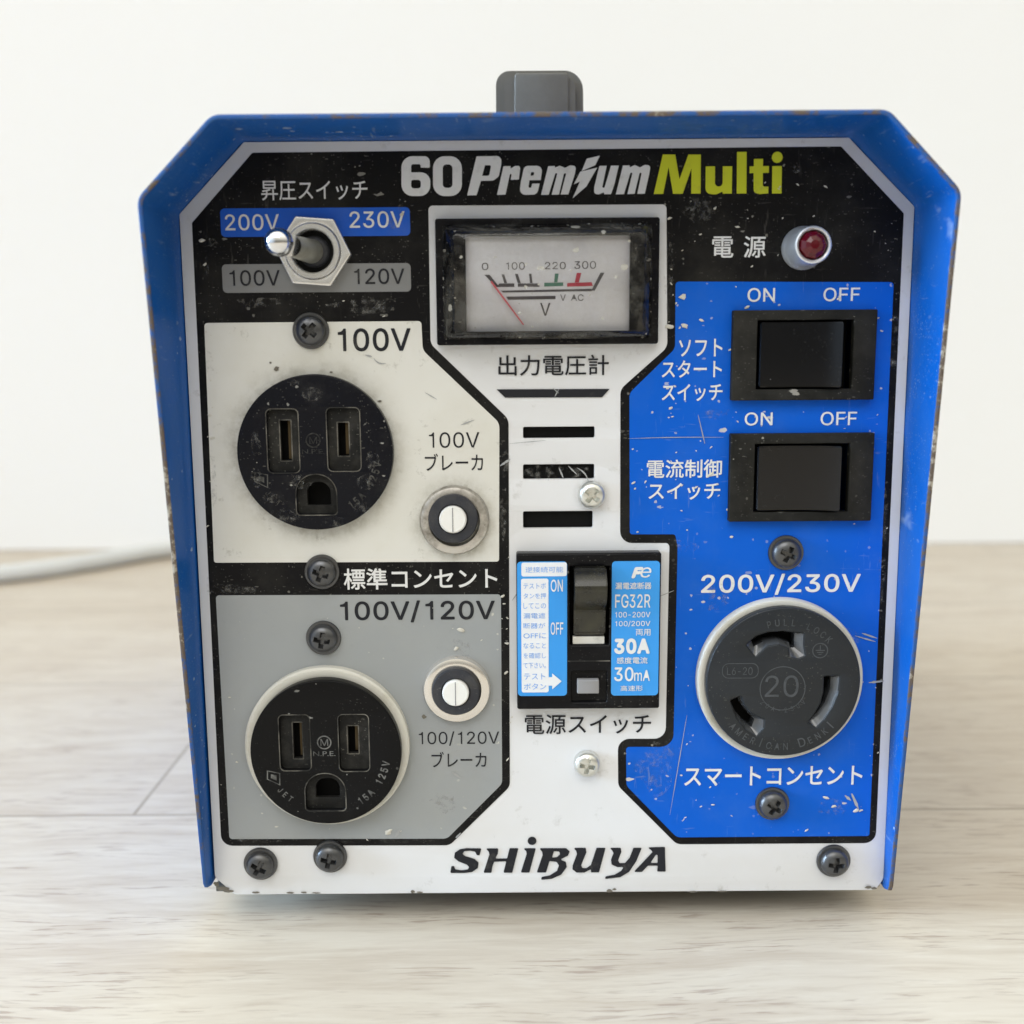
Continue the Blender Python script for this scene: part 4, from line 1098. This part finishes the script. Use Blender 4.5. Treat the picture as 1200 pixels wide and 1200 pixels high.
# lower ledge of the movement
def cover():
    lo = px_rect((519, 262, 764, 397), 1.0 * MM, 2.6)
    hi = px_rect((529, 270, 757, 390), 1.6 * MM, 7.5)
    hi2 = px_rect((532, 273, 754, 387), 1.6 * MM, 8.1)
    bm = bmesh.new()
    L = [[bm.verts.new((v.x, -d * MM, v.y)) for v in lp] for lp, d in ((lo, 2.62), (hi, 7.4), (hi2, 7.9))]
    for A, Bq in zip(L, L[1:]):
        for k in range(len(A)):
            bm.faces.new((A[k], A[(k + 1) % len(A)], Bq[(k + 1) % len(A)], Bq[k]))
    bm.faces.new(L[-1])
    bmesh.ops.recalc_face_normals(bm, faces=bm.faces)
    me = bpy.data.meshes.new('c')
    bm.to_mesh(me)
    bm.free()
    return link('clear_cover', me, M['cover'], vm)
cover()

# ---- toggle switch
tc = P(369, 295.5)
hexr = 44.5 * KL(369, 295, 2)
hx = circle(tc, hexr, 6, rad(55.5))
nut = sheet('toggle_switch', [rounded(hx, .5 * MM, 3), circle(tc, 31 * K, 40)[::-1]], 0.1, M['nickel'], T, 2.6, .25)
lathe('bushing', [(6.2, 0.1), (6.2, 3.0), (6.0, 3.25), (5.0, 3.25), (4.75, 3.0), (4.7, .5), (0, .5)], tc, M['nickel'], nut)
lathe('bushing_cavity', [(4.68, .7), (2.5, .6), (0, .6)], tc, M['void'], nut)
lathe('pivot_ball', [(3.6, .62), (3.5, .9), (3.2, 1.4), (2.8, 1.7), (0, 1.9)], tc, M['collar'], nut)
tip = P(321.7, 282.5, 21.0)
base3 = Vector((tc[0], 0.001, tc[1]))
tip3 = Vector((tip.x, -0.021, tip.y))
ax = (tip3 - base3)
Lm = ax.length / MM
def tilted(name, prof, mat, seg=40):
    me = lathe_mesh(prof, (0, 0), seg)
    q = Vector((0, -1, 0)).rotation_difference(ax.normalized())
    for v in me.vertices:
        v.co = base3 + q @ v.co
    return link(name, me, mat, nut)
tilted('lever', [(0, .2), (2.75, .2), (2.7, 3), (2.55, 8), (2.35, 12), (2.25, 14)], M['lever'])
tilted('lever_tip', [(2.08, 12.5), (2.3, 14), (2.7, Lm - 4.6), (2.95, Lm - 3.0), (2.98, Lm - 2.0), (2.75, Lm - .9), (2.2, Lm - .1), (1.4, Lm + .42), (.6, Lm + .62), (0, Lm + .65)], M['chrome'])

# ---- indicator lamp
lc = P(940.5, 291)
lamp = lathe('indicator_lamp', [(4.9, 0.1), (4.9, .8), (4.5, 1.5), (4.2, 2.2), (4.15, 8.2), (4.0, 8.9), (3.7, 9.1), (3.3, 8.8), (3.25, 6), (0, 6)], lc, M['lamp_metal'], T)
lens = link('lens', lathe_mesh([(3.22, 6.2), (3.22, 8.3), (2.9, 9.1), (2.0, 9.9), (1.0, 10.3), (0, 10.35)], lc, 9), M['lens'], lamp)
for _p in lens.data.polygons:
    _p.use_smooth = False

# ---- outlets
def d_shape(x0, y0, x1, y1, r, d):
    """ground-pin hole: square below, round above"""
    a, b = P(x0, y1, d), P(x1, y0, d)
    w = b.x - a.x
    return rounded([(a.x, a.y), (b.x, a.y), (b.x, b.y), (a.x, b.y)], [r, r, w * .48, w * .48], 10)

def outlet(c_px, r_px, d_face, rec, hol, gnd_rec, gnd_hol, mat, ring=None):
    c = P(*c_px, d_face)
    r = r_px * KL(*c_px, d_face)
    face = [circle(c, r, 96)] + [px_rect(b, 1.1 * MM, d_face) for b in rec] + [d_shape(*gnd_rec, .9 * MM, d_face)]
    o = sheet('power_outlet', face, d_face - 3.0, mat, T, d_face, .35)
    fl_d = d_face - 1.3
    floor_ = [circle(P(*c_px, fl_d), 78 * K, 48)] + [px_rect(b, .15 * MM, fl_d) for b in hol] + [d_shape(*gnd_hol, .2 * MM, fl_d)]
    sheet('recess', floor_, fl_d - 1.2, M['recess'], o, fl_d, .1)
    cav = circle(P(*c_px, fl_d), 78 * K, 48)
    sheet('cavity', cav, fl_d - 4.4, M['void'], o, fl_d - 4.0)
    for b in hol:
        w = b[2] - b[0]
        sheet('contact', px_rect((b[0] + w * .62, b[1] + 1, b[2] - w * .02, b[3] - 1), 0, fl_d), fl_d - 3.8, M['brass'], o, fl_d - 1.6)
    rims = []
    for q in rec:
        rims.append(sheet_mesh([px_rect(q, 1.35 * MM, d_face, .30 * MM), px_rect(q, 1.1 * MM, d_face, .06 * MM)[::-1]], d_face + .03))
    gq = gnd_rec
    rims.append(sheet_mesh([d_shape(gq[0] - 1.5, gq[1] - 1.5, gq[2] + 1.5, gq[3] + 1.5, 1.1 * MM, d_face), d_shape(gq[0] - .3, gq[1] - .3, gq[2] + .3, gq[3] + .3, .9 * MM, d_face)[::-1]], d_face + .03))
    for q in hol:
        rims.append(sheet_mesh([px_rect(q, .3 * MM, fl_d, .32 * MM), px_rect(q, .15 * MM, fl_d, .06 * MM)[::-1]], fl_d + .03))
    link('worn_rim', merge(*rims), M['rim'], o, sm=False)['kind'] = 'stuff'
    if ring:
        rc, rr, rd = ring
        cc = P(*rc, rd)
        k = KL(*rc, rd) / MM
        lathe('outlet_ring', [(rr * k, 0.02), (rr * k, rd - .5), (rr * k - .5, rd), (rr * k - 1.8, rd + .1), (rr * k - 2.6, rd - .3), (rr * k - 2.9, 0.1)], cc, M['ring'], o, 96)
    return o, c, r / MM

o1, c1, r1 = outlet((369, 530.8), 91.5, 3.2, [(313.5, 480, 349.5, 553.5), (384, 478.5, 421.5, 551.5)], [(329, 493, 341, 539.5), (396.5, 495.5, 408.5, 534)],
                    (348.5, 556.5, 393, 603), (360.5, 564.5, 387, 592), M['outlet_black'])
o2, c2_, r2 = outlet((381.6, 882.3), 88.5, 5.2, [(328, 838.5, 363, 902.5), (397.5, 838, 431.8, 903.3)], [(344, 847, 354, 888.5), (408, 851, 419.6, 882.5)],
                     (359, 907, 403.5, 949.6), (370.5, 911.8, 397.7, 934.6), M['outlet_clean'], ((383, 876), 96.5, 2.6))
def outlet_marks(o, c, r, d, mx, my, mk=M['mould_mark']):
    ms = [arc_text('15A 125V', c, r * .79, -34, 46, 2.4, d + .06, inward=True, bold=.02),
          arc_text('JET', c, r * .79, 226, 13, 1.9, d + .06, inward=True, bold=.01),
          fit_text('N.P.E.', (mx - 13, my + 10.5, mx + 13, my + 16), d + .06, 0)]
    p = P(mx, my, d)
    ms.append(sheet_mesh([circle(p, 1.75 * MM, 28), circle(p, 1.45 * MM, 28)[::-1]], d + .06))
    ms.append(fit_text('M', (mx - 4.5, my - 4, mx + 4.5, my + 4), d + .06, 0))
    q = Vector((c[0] - r * .70 * MM, c[1] - r * .33 * MM))
    def dia(s):
        return [q + Vector(v) * s * MM for v in ((-1.6, 1.7), (1.6, 1.0), (1.5, -2.2), (-1.7, -.6))]
    ms.append(sheet_mesh([dia(1.0), dia(.84)[::-1]], d + .06))
    ms.append(sheet_mesh(dia(.42), d + .06))
    link('moulded_marking', merge(*ms), mk, o, sm=False)
outlet_marks(o1, c1, r1, 3.2, 367, 516, M['mould_faint'])
outlet_marks(o2, c2_, r2, 5.2, 380, 870)

sm = []
for x, y, w, h in ((330, 605, 22, 8), (318, 585, 10, 8), (366, 462, 12, 8), (352, 565, 14, 8), (345, 449, 6, 4), (392, 611, 12, 6), (437, 540, 8, 12), (430, 565, 12, 9), (300, 560, 6, 12), (425, 595, 10, 8), (300, 520, 6, 16)):
    c = P(x, y, 3.3)
    kk = KL(x, y)
    sm.append(sheet_mesh([Vector((c.x + w * kk * math.cos(t), c.y + h * kk * math.sin(t))) for t in [2 * math.pi * k / 20 for k in range(20)]], 3.3))
link('dust_smudges', merge(*sm), M['smudge'], o1, sm=False)['kind'] = 'stuff'
o1['label'] = 'dusty black outlet flush in the white field'
o2['label'] = 'black outlet standing in a white ring'

# locking outlet
DF = 5.0
c3 = P(918, 800, DF)
r3 = 90.5 * KL(918, 800, DF)
ctr = P(917, 806, DF)
c7 = crop(740, 620, 3.4286)
def ppz(pts, d, r=.35):
    return rounded(pp(pts, d, c7), r * MM, 3)
arc1 = [(462, 465), (500, 432), (548, 416), (610, 412), (692, 420), (690, 470), (697, 508), (668, 520), (636, 515), (634, 478), (590, 462), (545, 470), (498, 512)]
arc2 = [(775, 592), (836, 592), (830, 655), (806, 715), (772, 766), (742, 796), (708, 778), (738, 742), (762, 700), (774, 648)]
arc3 = [(397, 690), (440, 672), (452, 706), (480, 742), (532, 766), (530, 800), (502, 832), (462, 806), (424, 760)]
o3 = sheet('locking_outlet', [circle(c3, r3, 96), ppz(arc1, DF), ppz(arc2, DF), ppz(arc3, DF)], DF - 3.2, M['outlet_grey'], T, DF, .45)
# stepped bottoms of the slots: a ledge along one side and a dark blade opening
def resample(pts, n=72):
    L = [(Vector(pts[(i + 1) % len(pts)]) - Vector(pts[i])).length for i in range(len(pts))]
    tot = sum(L)
    out, i, acc = [], 0, 0.0
    for k in range(n):
        t = tot * k / n
        while acc + L[i] < t:
            acc += L[i]
            i += 1
        out.append(Vector(pts[i]).lerp(Vector(pts[(i + 1) % len(pts)]), (t - acc) / max(L[i], 1e-9)))
    return out
blade1 = [(486, 452), (520, 434), (560, 422), (612, 418), (662, 424), (660, 484), (640, 484), (640, 462), (590, 448), (545, 455), (496, 480)]
blade2 = [(780, 596), (808, 596), (806, 650), (784, 705), (748, 752), (722, 770), (712, 774), (744, 738), (768, 700), (778, 648)]
blade3 = [(402, 698), (430, 684), (448, 718), (476, 752), (500, 772), (488, 806), (458, 786), (424, 744)]
def slot_walls():
    bm = bmesh.new()
    for a, b in ((arc1, blade1), (arc2, blade2), (arc3, blade3)):
        A, Bq = resample(pp(a, DF, c7)), resample(pp(b, DF, c7))
        k0 = min(range(len(Bq)), key=lambda k: sum((A[i] - Bq[(i + k) % len(Bq)]).length for i in range(len(A))))
        Bq = Bq[k0:] + Bq[:k0]
        L = [[bm.verts.new((v.x, -d * MM, v.y)) for v in lp] for lp, d in ((A, DF - .2), (Bq, DF - 1.6), (Bq, DF - 5.0))]
        for p, q in zip(L, L[1:]):
            for k in range(len(p)):
                bm.faces.new((p[k], p[(k + 1) % len(p)], q[(k + 1) % len(p)], q[k]))
    me = bpy.data.meshes.new('s')
    bm.to_mesh(me)
    bm.free()
    link('slot_walls', me, M['slot_wall'], o3)
slot_walls()
sheet('cavity', circle(c3, r3 * .9, 48), DF - 6.2, M['void'], o3, DF - 5.9)
k = KL(914, 797, 2.5) / MM
lathe('outlet_ring', [(97.2 * k, .1), (97.2 * k, 2.4), (96 * k, 2.9), (93 * k, 3.0), (88 * k, 2.6), (88 * k, .1)], P(914, 797, 2.5), M['ring'], o3, 96)
ms = [sheet_mesh([circle(P(*c7(607, 640), DF), 95 / 3.4286 * K * .98, 48), circle(P(*c7(607, 640), DF), 91 / 3.4286 * K * .98, 48)[::-1]], DF + .06),
      fit_text('20', (896.5, 791.5, 936, 817), DF + .06, -.006),
      arc_text('PULL LOCK', c3, r3 / MM * .82, 75, 60, 2.2, DF + .06), arc_text('20A-250V', c3, r3 / MM * .36, -90, 90, 1.6, DF + .06, inward=True, bold=0),
      arc_text('AMERICAN DENKI', c3, r3 / MM * .85, -90, 95, 2.3, DF + .06, inward=True),
      fit_text('L6-20', (852, 782, 882, 791), DF + .06, .0)]
ob_ = px_rect((846, 777, 889, 795), 1.6 * MM, DF)
ib_ = px_rect((847, 778, 888, 794), 1.4 * MM, DF)
ms.append(sheet_mesh([ob_, ib_[::-1]], DF + .06))
e = P(*c7(758, 488), DF)
ms.append(sheet_mesh([circle(e, 1.9 * MM, 32), circle(e, 1.65 * MM, 32)[::-1]], DF + .06))
for dx, dz, w, h in ((0, .75, .22, 1.1), (0, .05, 2.2, .24), (0, -.45, 1.5, .22), (0, -.92, .8, .2)):
    ms.append(sheet_mesh(rect(e.x + (dx - w / 2) * MM, e.y + (dz - h / 2) * MM, e.x + (dx + w / 2) * MM, e.y + (dz + h / 2) * MM), DF + .06))
link('moulded_marking', merge(*ms), M['mould_grey'], o3, sm=False)

# ---- rocker switches
def rocker_switch(frame, win, face_r):
    d = 2.4
    fr = sheet('rocker_switch', [px_rect(frame, .25 * MM, d), px_rect(win, .1 * MM, d)], 0.1, M['switch'], T, d, .22)
    sheet('switch_well', px_rect((win[0] - 4, win[1] - 4, win[2] + 4, win[3] + 4), 0, d), -6.5, M['void'], fr, -6.0)
    a, b = P(win[0], win[3], d), P(win[2], win[1], d)
    x0, x1, z0, z1 = a.x + .35 * MM, P(face_r, 0 * 0 + (win[1] + win[3]) / 2, d).x, a.y + .4 * MM, b.y - .4 * MM
    w = x1 - x0
    xe = b.x - .3 * MM
    prof = [(x0, 5.5), (x0, -2.5), (x0 + .25 * MM, -2.8)]
    for i in range(1, 17):
        u = i / 17
        prof.append((x0 + .25 * MM + (w - .5 * MM) * u, -(2.8 - .9 * u + 3.1 * u ** 4)))
    prof += [(x1 - .2 * MM, -5.05), (x1, -4.8), (x1 + (xe - x1) * .25, -.5), (xe, 3.2), (xe, 5.5)]
    bm = bmesh.new()
    A = [bm.verts.new((x, y * MM, z0)) for x, y in prof]
    Bv = [bm.verts.new((x, y * MM, z1)) for x, y in prof]
    n = len(prof)
    for i in range(n):
        j = (i + 1) % n
        bm.faces.new((A[i], A[j], Bv[j], Bv[i]))
    bm.faces.new(A)
    bm.faces.new(Bv[::-1])
    bmesh.ops.recalc_face_normals(bm, faces=bm.faces)
    ed = [e for e in bm.edges if abs(e.verts[0].co.z - e.verts[1].co.z) < 1e-7 and min(e.verts[0].co.y, e.verts[1].co.y) < .001]
    bmesh.ops.bevel(bm, geom=ed, offset=.28 * MM, segments=2, affect='EDGES')
    me = bpy.data.meshes.new('r')
    bm.to_mesh(me)
    bm.free()
    link('rocker', me, M['rocker'], fr)
rocker_switch((858.5, 363, 1026.5, 469), (887, 375, 999.5, 456), 984)
rocker_switch((855.5, 508, 1023, 611), (884, 520, 994.8, 600), 982)

# ---- reset buttons of the two circuit breakers
def reset_button(c_px, ro, btn_px, nick):
    c = P(*c_px, 1.5)
    k = KL(*c_px, 1.5) / MM
    o = lathe('breaker_button', [(ro * k, .05), (ro * k, 1.2), ((ro - 2) * k, 2.0), ((ro - 7) * k, 2.4), ((ro - 11) * k, 2.3), ((ro - 12) * k, 1.2), ((ro - 12) * k, 0.2)], c, nick, T, 72)
    cb = P(*btn_px, 4.0)
    lathe('collar', [(5.85, .1), (5.8, 3.6), (5.5, 4.0), (3.6, 4.05), (3.35, 3.6), (3.3, 2)], cb, M['collar'], o)
    lathe('push_button', [(3.2, 2), (3.2, 4.6), (2.9, 5.0), (0, 5.05)], cb, M['knob_white'], o)
    sheet('button_groove', rect(cb.x - .12 * MM, cb.y - 2.9 * MM, cb.x + .12 * MM, cb.y + 2.9 * MM), 5.09, M['test'], o)
reset_button((532.5, 610), 41, (530.8, 608.5), M['dirty_nickel'])
reset_button((535.2, 808.5), 40, (534, 811.5), worn('bright_nickel_nut', (0.80, 0.77, 0.73), 0.18, metal=0.8, dust=0.15, dust_col=(0.4, .36, .3), dust_scale=150))

# ---- earth leakage breaker
DB = 4.0
eb = sheet('safety_breaker', [px_rect((605.5, 648.5, 774, 831), .5 * MM, DB), px_rect((668, 664, 714, 756), .3 * MM, DB), px_rect((670, 787, 711, 823), .4 * MM, DB)], 0.05, M['breaker'], T, DB, .5)
sheet('lever_well', px_rect((664, 660, 718, 760), 0, DB), -2, M['void'], eb, -1.6)
sheet('button_well', px_rect((667, 784, 714, 826), 0, DB), 2.0, M['breaker'], eb, 3.0)
left = px_rect((606.3, 658, 664.5, 815.5), .9 * MM, DB + .06)
sheet('sticker', left, DB + .05, M['sticker'], eb)
right = px_rect((716.6, 657.5, 772.3, 815), .9 * MM, DB + .06)
sheet('sticker', right, DB + .05, M['sticker'], eb)
cb7 = crop(580, 630, 5.4545)
wh = [sheet_mesh(px_rect((611, 659, 664.2, 675.3), .5 * MM, DB), DB + .1), sheet_mesh(px_rect((611, 678, 642.8, 811.3), .5 * MM, DB), DB + .1),
      sheet_mesh(pp([(338, 892), (366, 892), (366, 868), (426, 918), (366, 970), (366, 946), (338, 946)], DB + .1, cb7), DB + .12)]
wm_ = worn('sticker_white', (0.74, 0.76, 0.80), 0.4, dust=0.05)
link('sticker_white_field', merge(*wh), wm_, eb, sm=False)
def b7(x0, y0, x1, y1):
    return (*cb7(x0, y0), *cb7(x1, y1))
rows = ['テストボ', 'タンを押', 'してこの', '漏電遮', '断器が', 'OFFに', 'なること', 'を確認し', 'て下さい。']
it = [('逆接続可能', b7(195, 186, 436, 223), .0)]
for i, rw in enumerate(rows):
    yc = 309 + i * 63.6
    it.append((rw, b7(182, yc - 18, 326 if len(rw) > 3 else 322, yc + 18), -.004))
it += [('テスト', b7(185, 868, 322, 908), -.004), ('ボタン', b7(185, 932, 328, 972), -.004)]
lettering(it, DB + .14, M['ink_label'], eb)
it = [('ON', b7(357, 268, 434, 346), .008), ('OFF', b7(356, 541, 437, 621), .008), ('漏電遮断器', b7(770, 286, 1000, 330), .01), ('FG32R', b7(768, 362, 993, 449), .006),
      ('100-200V', b7(768, 475, 993, 510), .004), ('100/200V', b7(768, 532, 993, 570), .004), ('両用', b7(900, 585, 994, 626), .004), ('30A', b7(762, 644, 990, 744), .04),
      ('感度電流', b7(778, 764, 975, 806), .008), ('30', b7(762, 828, 886, 918), .012), ('mA', b7(890, 846, 990, 916), .008), ('高速形', b7(803, 945, 945, 981), .004),
      ('F', b7(873, 188, 948, 260), .06, .3), ('e', b7(930, 190, 1000, 256), -.012, .2)]
lettering(it, DB + .14, M['ink_white'], eb)
strip_y = 774.5
sheet('cover_joint', px_rect((665, 774, 715, 775.2), 0, DB), DB + .04, M['rim'], eb)
# lever: rounded rocker pushed up to ON
def breaker_lever():
    x0, x1 = P(673, 700, DB + 2).x, P(710.5, 700, DB + 2).x
    zt, zm, zb = P(690, 667, DB + 3).y, P(690, 713, DB + 3).y, P(690, 746, DB).y
    prof = [(1.2, zt + .1 * MM), (-5.6, zt + .1 * MM), (-6.3, zt - .2 * MM), (-9.0, zt - 3.2 * MM), (-9.3, zt - 4.0 * MM), (-9.0, zt - 5.6 * MM), (-7.4, zm + 1.0 * MM), (-6.0, zm), (-4.6, zm - 1.2 * MM), (-4.0, zb + .8 * MM), (-3.0, zb), (1.2, zb)]
    bm = bmesh.new()
    A = [bm.verts.new((x0, y * MM, z)) for y, z in prof]
    Bv = [bm.verts.new((x1, y * MM, z)) for y, z in prof]
    n = len(prof)
    for i in range(n):
        j = (i + 1) % n
        bm.faces.new((A[i], A[j], Bv[j], Bv[i]))
    bm.faces.new(A)
    bm.faces.new(Bv[::-1])
    bmesh.ops.recalc_face_normals(bm, faces=bm.faces)
    bmesh.ops.bevel(bm, geom=bm.edges[:], offset=.3 * MM, segments=2, affect='EDGES')
    me = bpy.data.meshes.new('l')
    bm.to_mesh(me)
    bm.free()
    link('lever', me, M['lever_black'], eb)
breaker_lever()
sheet('off_flag', px_rect((671.5, 747, 708.5, 755.5), .2 * MM, DB), 2.0, worn('flag_white', (.6, .59, .55), .5, dust=.6, dust_col=(.1, .1, .09), dust_scale=200), eb, 3.2)
sheet('test_button', px_rect((676.5, 797, 702, 813), .25 * MM, DB + .6), 2.5, M['test'], eb, DB + .6, .2)

# ---- screws: pan head with a cross recess on a plain washer
def cross_cutter(depth_top, size, deep):
    bm = bmesh.new()
    for w, h in ((size, size * .24), (size * .24, size)):
        vs = []
        for d, s in ((depth_top + .6, 1.0), (depth_top - deep, .55)):
            vs.append([bm.verts.new((sx * w / 2 * s * MM, -d * MM, sz * h / 2 * s * MM)) for sx, sz in ((-1, -1), (1, -1), (1, 1), (-1, 1))])
        a, b = vs
        bm.faces.new(a)
        bm.faces.new(b[::-1])
        for i in range(4):
            bm.faces.new((a[i], b[i], b[(i + 1) % 4], a[(i + 1) % 4]))
    bmesh.ops.recalc_face_normals(bm, faces=bm.faces)
    return bm
def cut_cross(me, top, size, deep):
    for part in (0, 1):
        bm = bmesh.new()
        w, h = ((size, size * .30), (size * .30, size))[part]
        vs = []
        for d, s in ((top + .6, 1.1), (top - deep, .6)):
            vs.append([bm.verts.new((sx * w / 2 * s * MM, -d * MM, sz * h / 2 * s * MM)) for sx, sz in ((-1, -1), (1, -1), (1, 1), (-1, 1))])
        a, b = vs
        bm.faces.new(a)
        bm.faces.new(b[::-1])
        for i in range(4):
            bm.faces.new((a[i], b[i], b[(i + 1) % 4], a[(i + 1) % 4]))
        bmesh.ops.recalc_face_normals(bm, faces=bm.faces)
        cu = bpy.data.meshes.new('c')
        bm.to_mesh(cu)
        bm.free()
        me = boolean_cut(me, cu)
    return me
def screw_head(scale=1.0, top=3.2):
    me = lathe_mesh([(0, .2), (3.45 * scale, .2), (3.5 * scale, 1.4), (3.35 * scale, 2.0), (2.9 * scale, 2.55), (2.1 * scale, 2.95), (1.1 * scale, top - .03), (0, top)], (0, 0), 40)
    return cut_cross(me, top, 4.3 * scale, 1.6)
head_me = screw_head()
wash_me = lathe_mesh([(0, .1), (4.2, .1), (4.25, .5), (4.1, .85), (3.3, .9), (0, .9)], (0, 0), 40)
zhead_me = screw_head(.92, 2.9)
head_me.materials.clear(); head_me.materials.append(M['screw']); smooth(head_me)
wash_me.materials.clear(); wash_me.materials.append(M['screw']); smooth(wash_me)
zhead_me.materials.clear(); zhead_me.materials.append(M['zinc']); smooth(zhead_me)
for x, y, rot in ((364, 387.5, 40), (377.3, 670.5, 20), (378.8, 748, 10), (305, 1013, 30), (386.6, 1004.4, 12), (977.3, 1009.5, 5), (921.3, 648, 25), (905.4, 942.3, 33)):
    c = P(x, y, .8)
    s = bpy.data.objects.new('panel_screw', head_me)
    C.objects.link(s)
    s.parent = T
    s.location = (c.x, 0, c.y)
    s.rotation_euler = (0, rad(rot), 0)
    w = bpy.data.objects.new('washer', wash_me)
    C.objects.link(w)
    w.parent = s
for x, y, rot in ((693.3, 579.5, 40), (687.7, 894.5, 10)):
    c = P(x, y, .8)
    s = bpy.data.objects.new('panel_screw', zhead_me)
    C.objects.link(s)
    s.parent = T
    s.location = (c.x, 0, c.y)
    s.rotation_euler = (0, rad(rot), 0)
    s['label'] = 'bright zinc-plated screw'

# ---- carrying handle on top
def handle():
    yf = 0.045
    def Q(px, py):
        return P(px, py, -yf / MM)
    x0, x1, zt = Q(580.4, 110).x, Q(685, 110).x, Q(632, 80.4).y
    zb = OUT[2].y + 1.35 * MM
    bm = bmesh.new()
    lp = rounded([(x0, zb), (x1, zb), (x1 - .3 * MM, zt), (x0 + .2 * MM, zt)], [0, 0, 5.0 * MM, 3.6 * MM], 8)
    ys = (yf, yf + .125)
    L = [[bm.verts.new((v.x, y, v.y)) for v in lp] for y in ys]
    n = len(lp)
    for k in range(n):
        bm.faces.new((L[0][k], L[0][(k + 1) % n], L[1][(k + 1) % n], L[1][k]))
    bm.faces.new(L[0])
    bm.faces.new(L[1][::-1])
    bmesh.ops.recalc_face_normals(bm, faces=bm.faces)
    ed = [e for e in bm.edges if abs(e.verts[0].co.y - e.verts[1].co.y) < 1e-7]
    bmesh.ops.bevel(bm, geom=ed, offset=2.2 * MM, segments=4, affect='EDGES')
    me = bpy.data.meshes.new('h')
    bm.to_mesh(me)
    bm.free()
    h = link('carry_handle', me, M['handle'], T)
    a = rounded([(Q(602, 100).x, zb + .2 * MM), (Q(667, 100).x, zb + .2 * MM), (Q(666, 100).x, zt - 1.2 * MM), (Q(603, 100).x, zt - 1.2 * MM)], [0, 0, 1 * MM, 1 * MM])
    sheet('handle_cover', a, -yf / MM + .02, M['handle'], h, -yf / MM + .8, .35)
handle()

# ---- body behind the panel, floor of the box and its feet
xl, xr = OUT[0].x + .3 * MM, OUT[5].x - .3 * MM
link('base_plate', box_mesh(xl, xr, 0.0018, .213, BOT, BOT + 1.6 * MM), M['base'], T)
bp = [OUT[0] + Vector((.4 * MM, 0)), OUT[1] + Vector((.4 * MM, 0)), OUT[2] + Vector((.2 * MM, -.4 * MM)), OUT[3] + Vector((-.2 * MM, -.4 * MM)), OUT[4] + Vector((-.4 * MM, 0)), OUT[5] + Vector((-.4 * MM, 0))]
sheet('rear_panel', bp, -212, M['base'], T, -210.5)
for x in (xl + .022, xr - .022):
    for y in (.035, .185):
        me = lathe_mesh([(0, 0), (7, 0), (8, 1), (9, BOT / MM - .02), (0, BOT / MM - .02)], (0, 0), 32)
        for v in me.vertices:
            v.co = (x + v.co.x, y + v.co.z, -v.co.y)
        link('rubber_foot', me, M['foot'], T)

# ================================================================= grey mains cable on the floor
def cable():
    rr = .0056
    pts = [G(-420, 705, rr), G(-200, 692, rr), G(0, 674, rr), G(70, 664.5, rr), G(130, 655, rr), G(195, 642, rr)]
    p = pts[-1]
    pts += [Vector((p.x + .05, p.y + .012, rr)), Vector((p.x + .11, p.y + .005, rr + .002)), Vector((p.x + .16, p.y - .05, rr + .012)), Vector((-.05, .245, .034)), Vector((-.045, .217, .036))]
    cu = bpy.data.curves.new('c', 'CURVE')
    cu.dimensions = '3D'
    sp_ = cu.splines.new('NURBS')
    sp_.points.add(len(pts) - 1)
    for q, v in zip(sp_.points, pts):
        q.co = (*v, 1)
    sp_.order_u = 4
    sp_.use_endpoint_u = True
    sp_.resolution_u = 12
    cu.bevel_depth = rr
    cu.bevel_resolution = 8
    cu.use_fill_caps = True
    ob = bpy.data.objects.new('tmp', cu)
    C.objects.link(ob)
    dg = bpy.context.evaluated_depsgraph_get()
    me = bpy.data.meshes.new_from_object(ob.evaluated_get(dg))
    bpy.data.objects.remove(ob)
    o = link('power_cord', me, M['cable'])
    o['label'] = 'light grey round cable lying on the floor behind the blue box'
    o['category'] = 'cable'
cable()
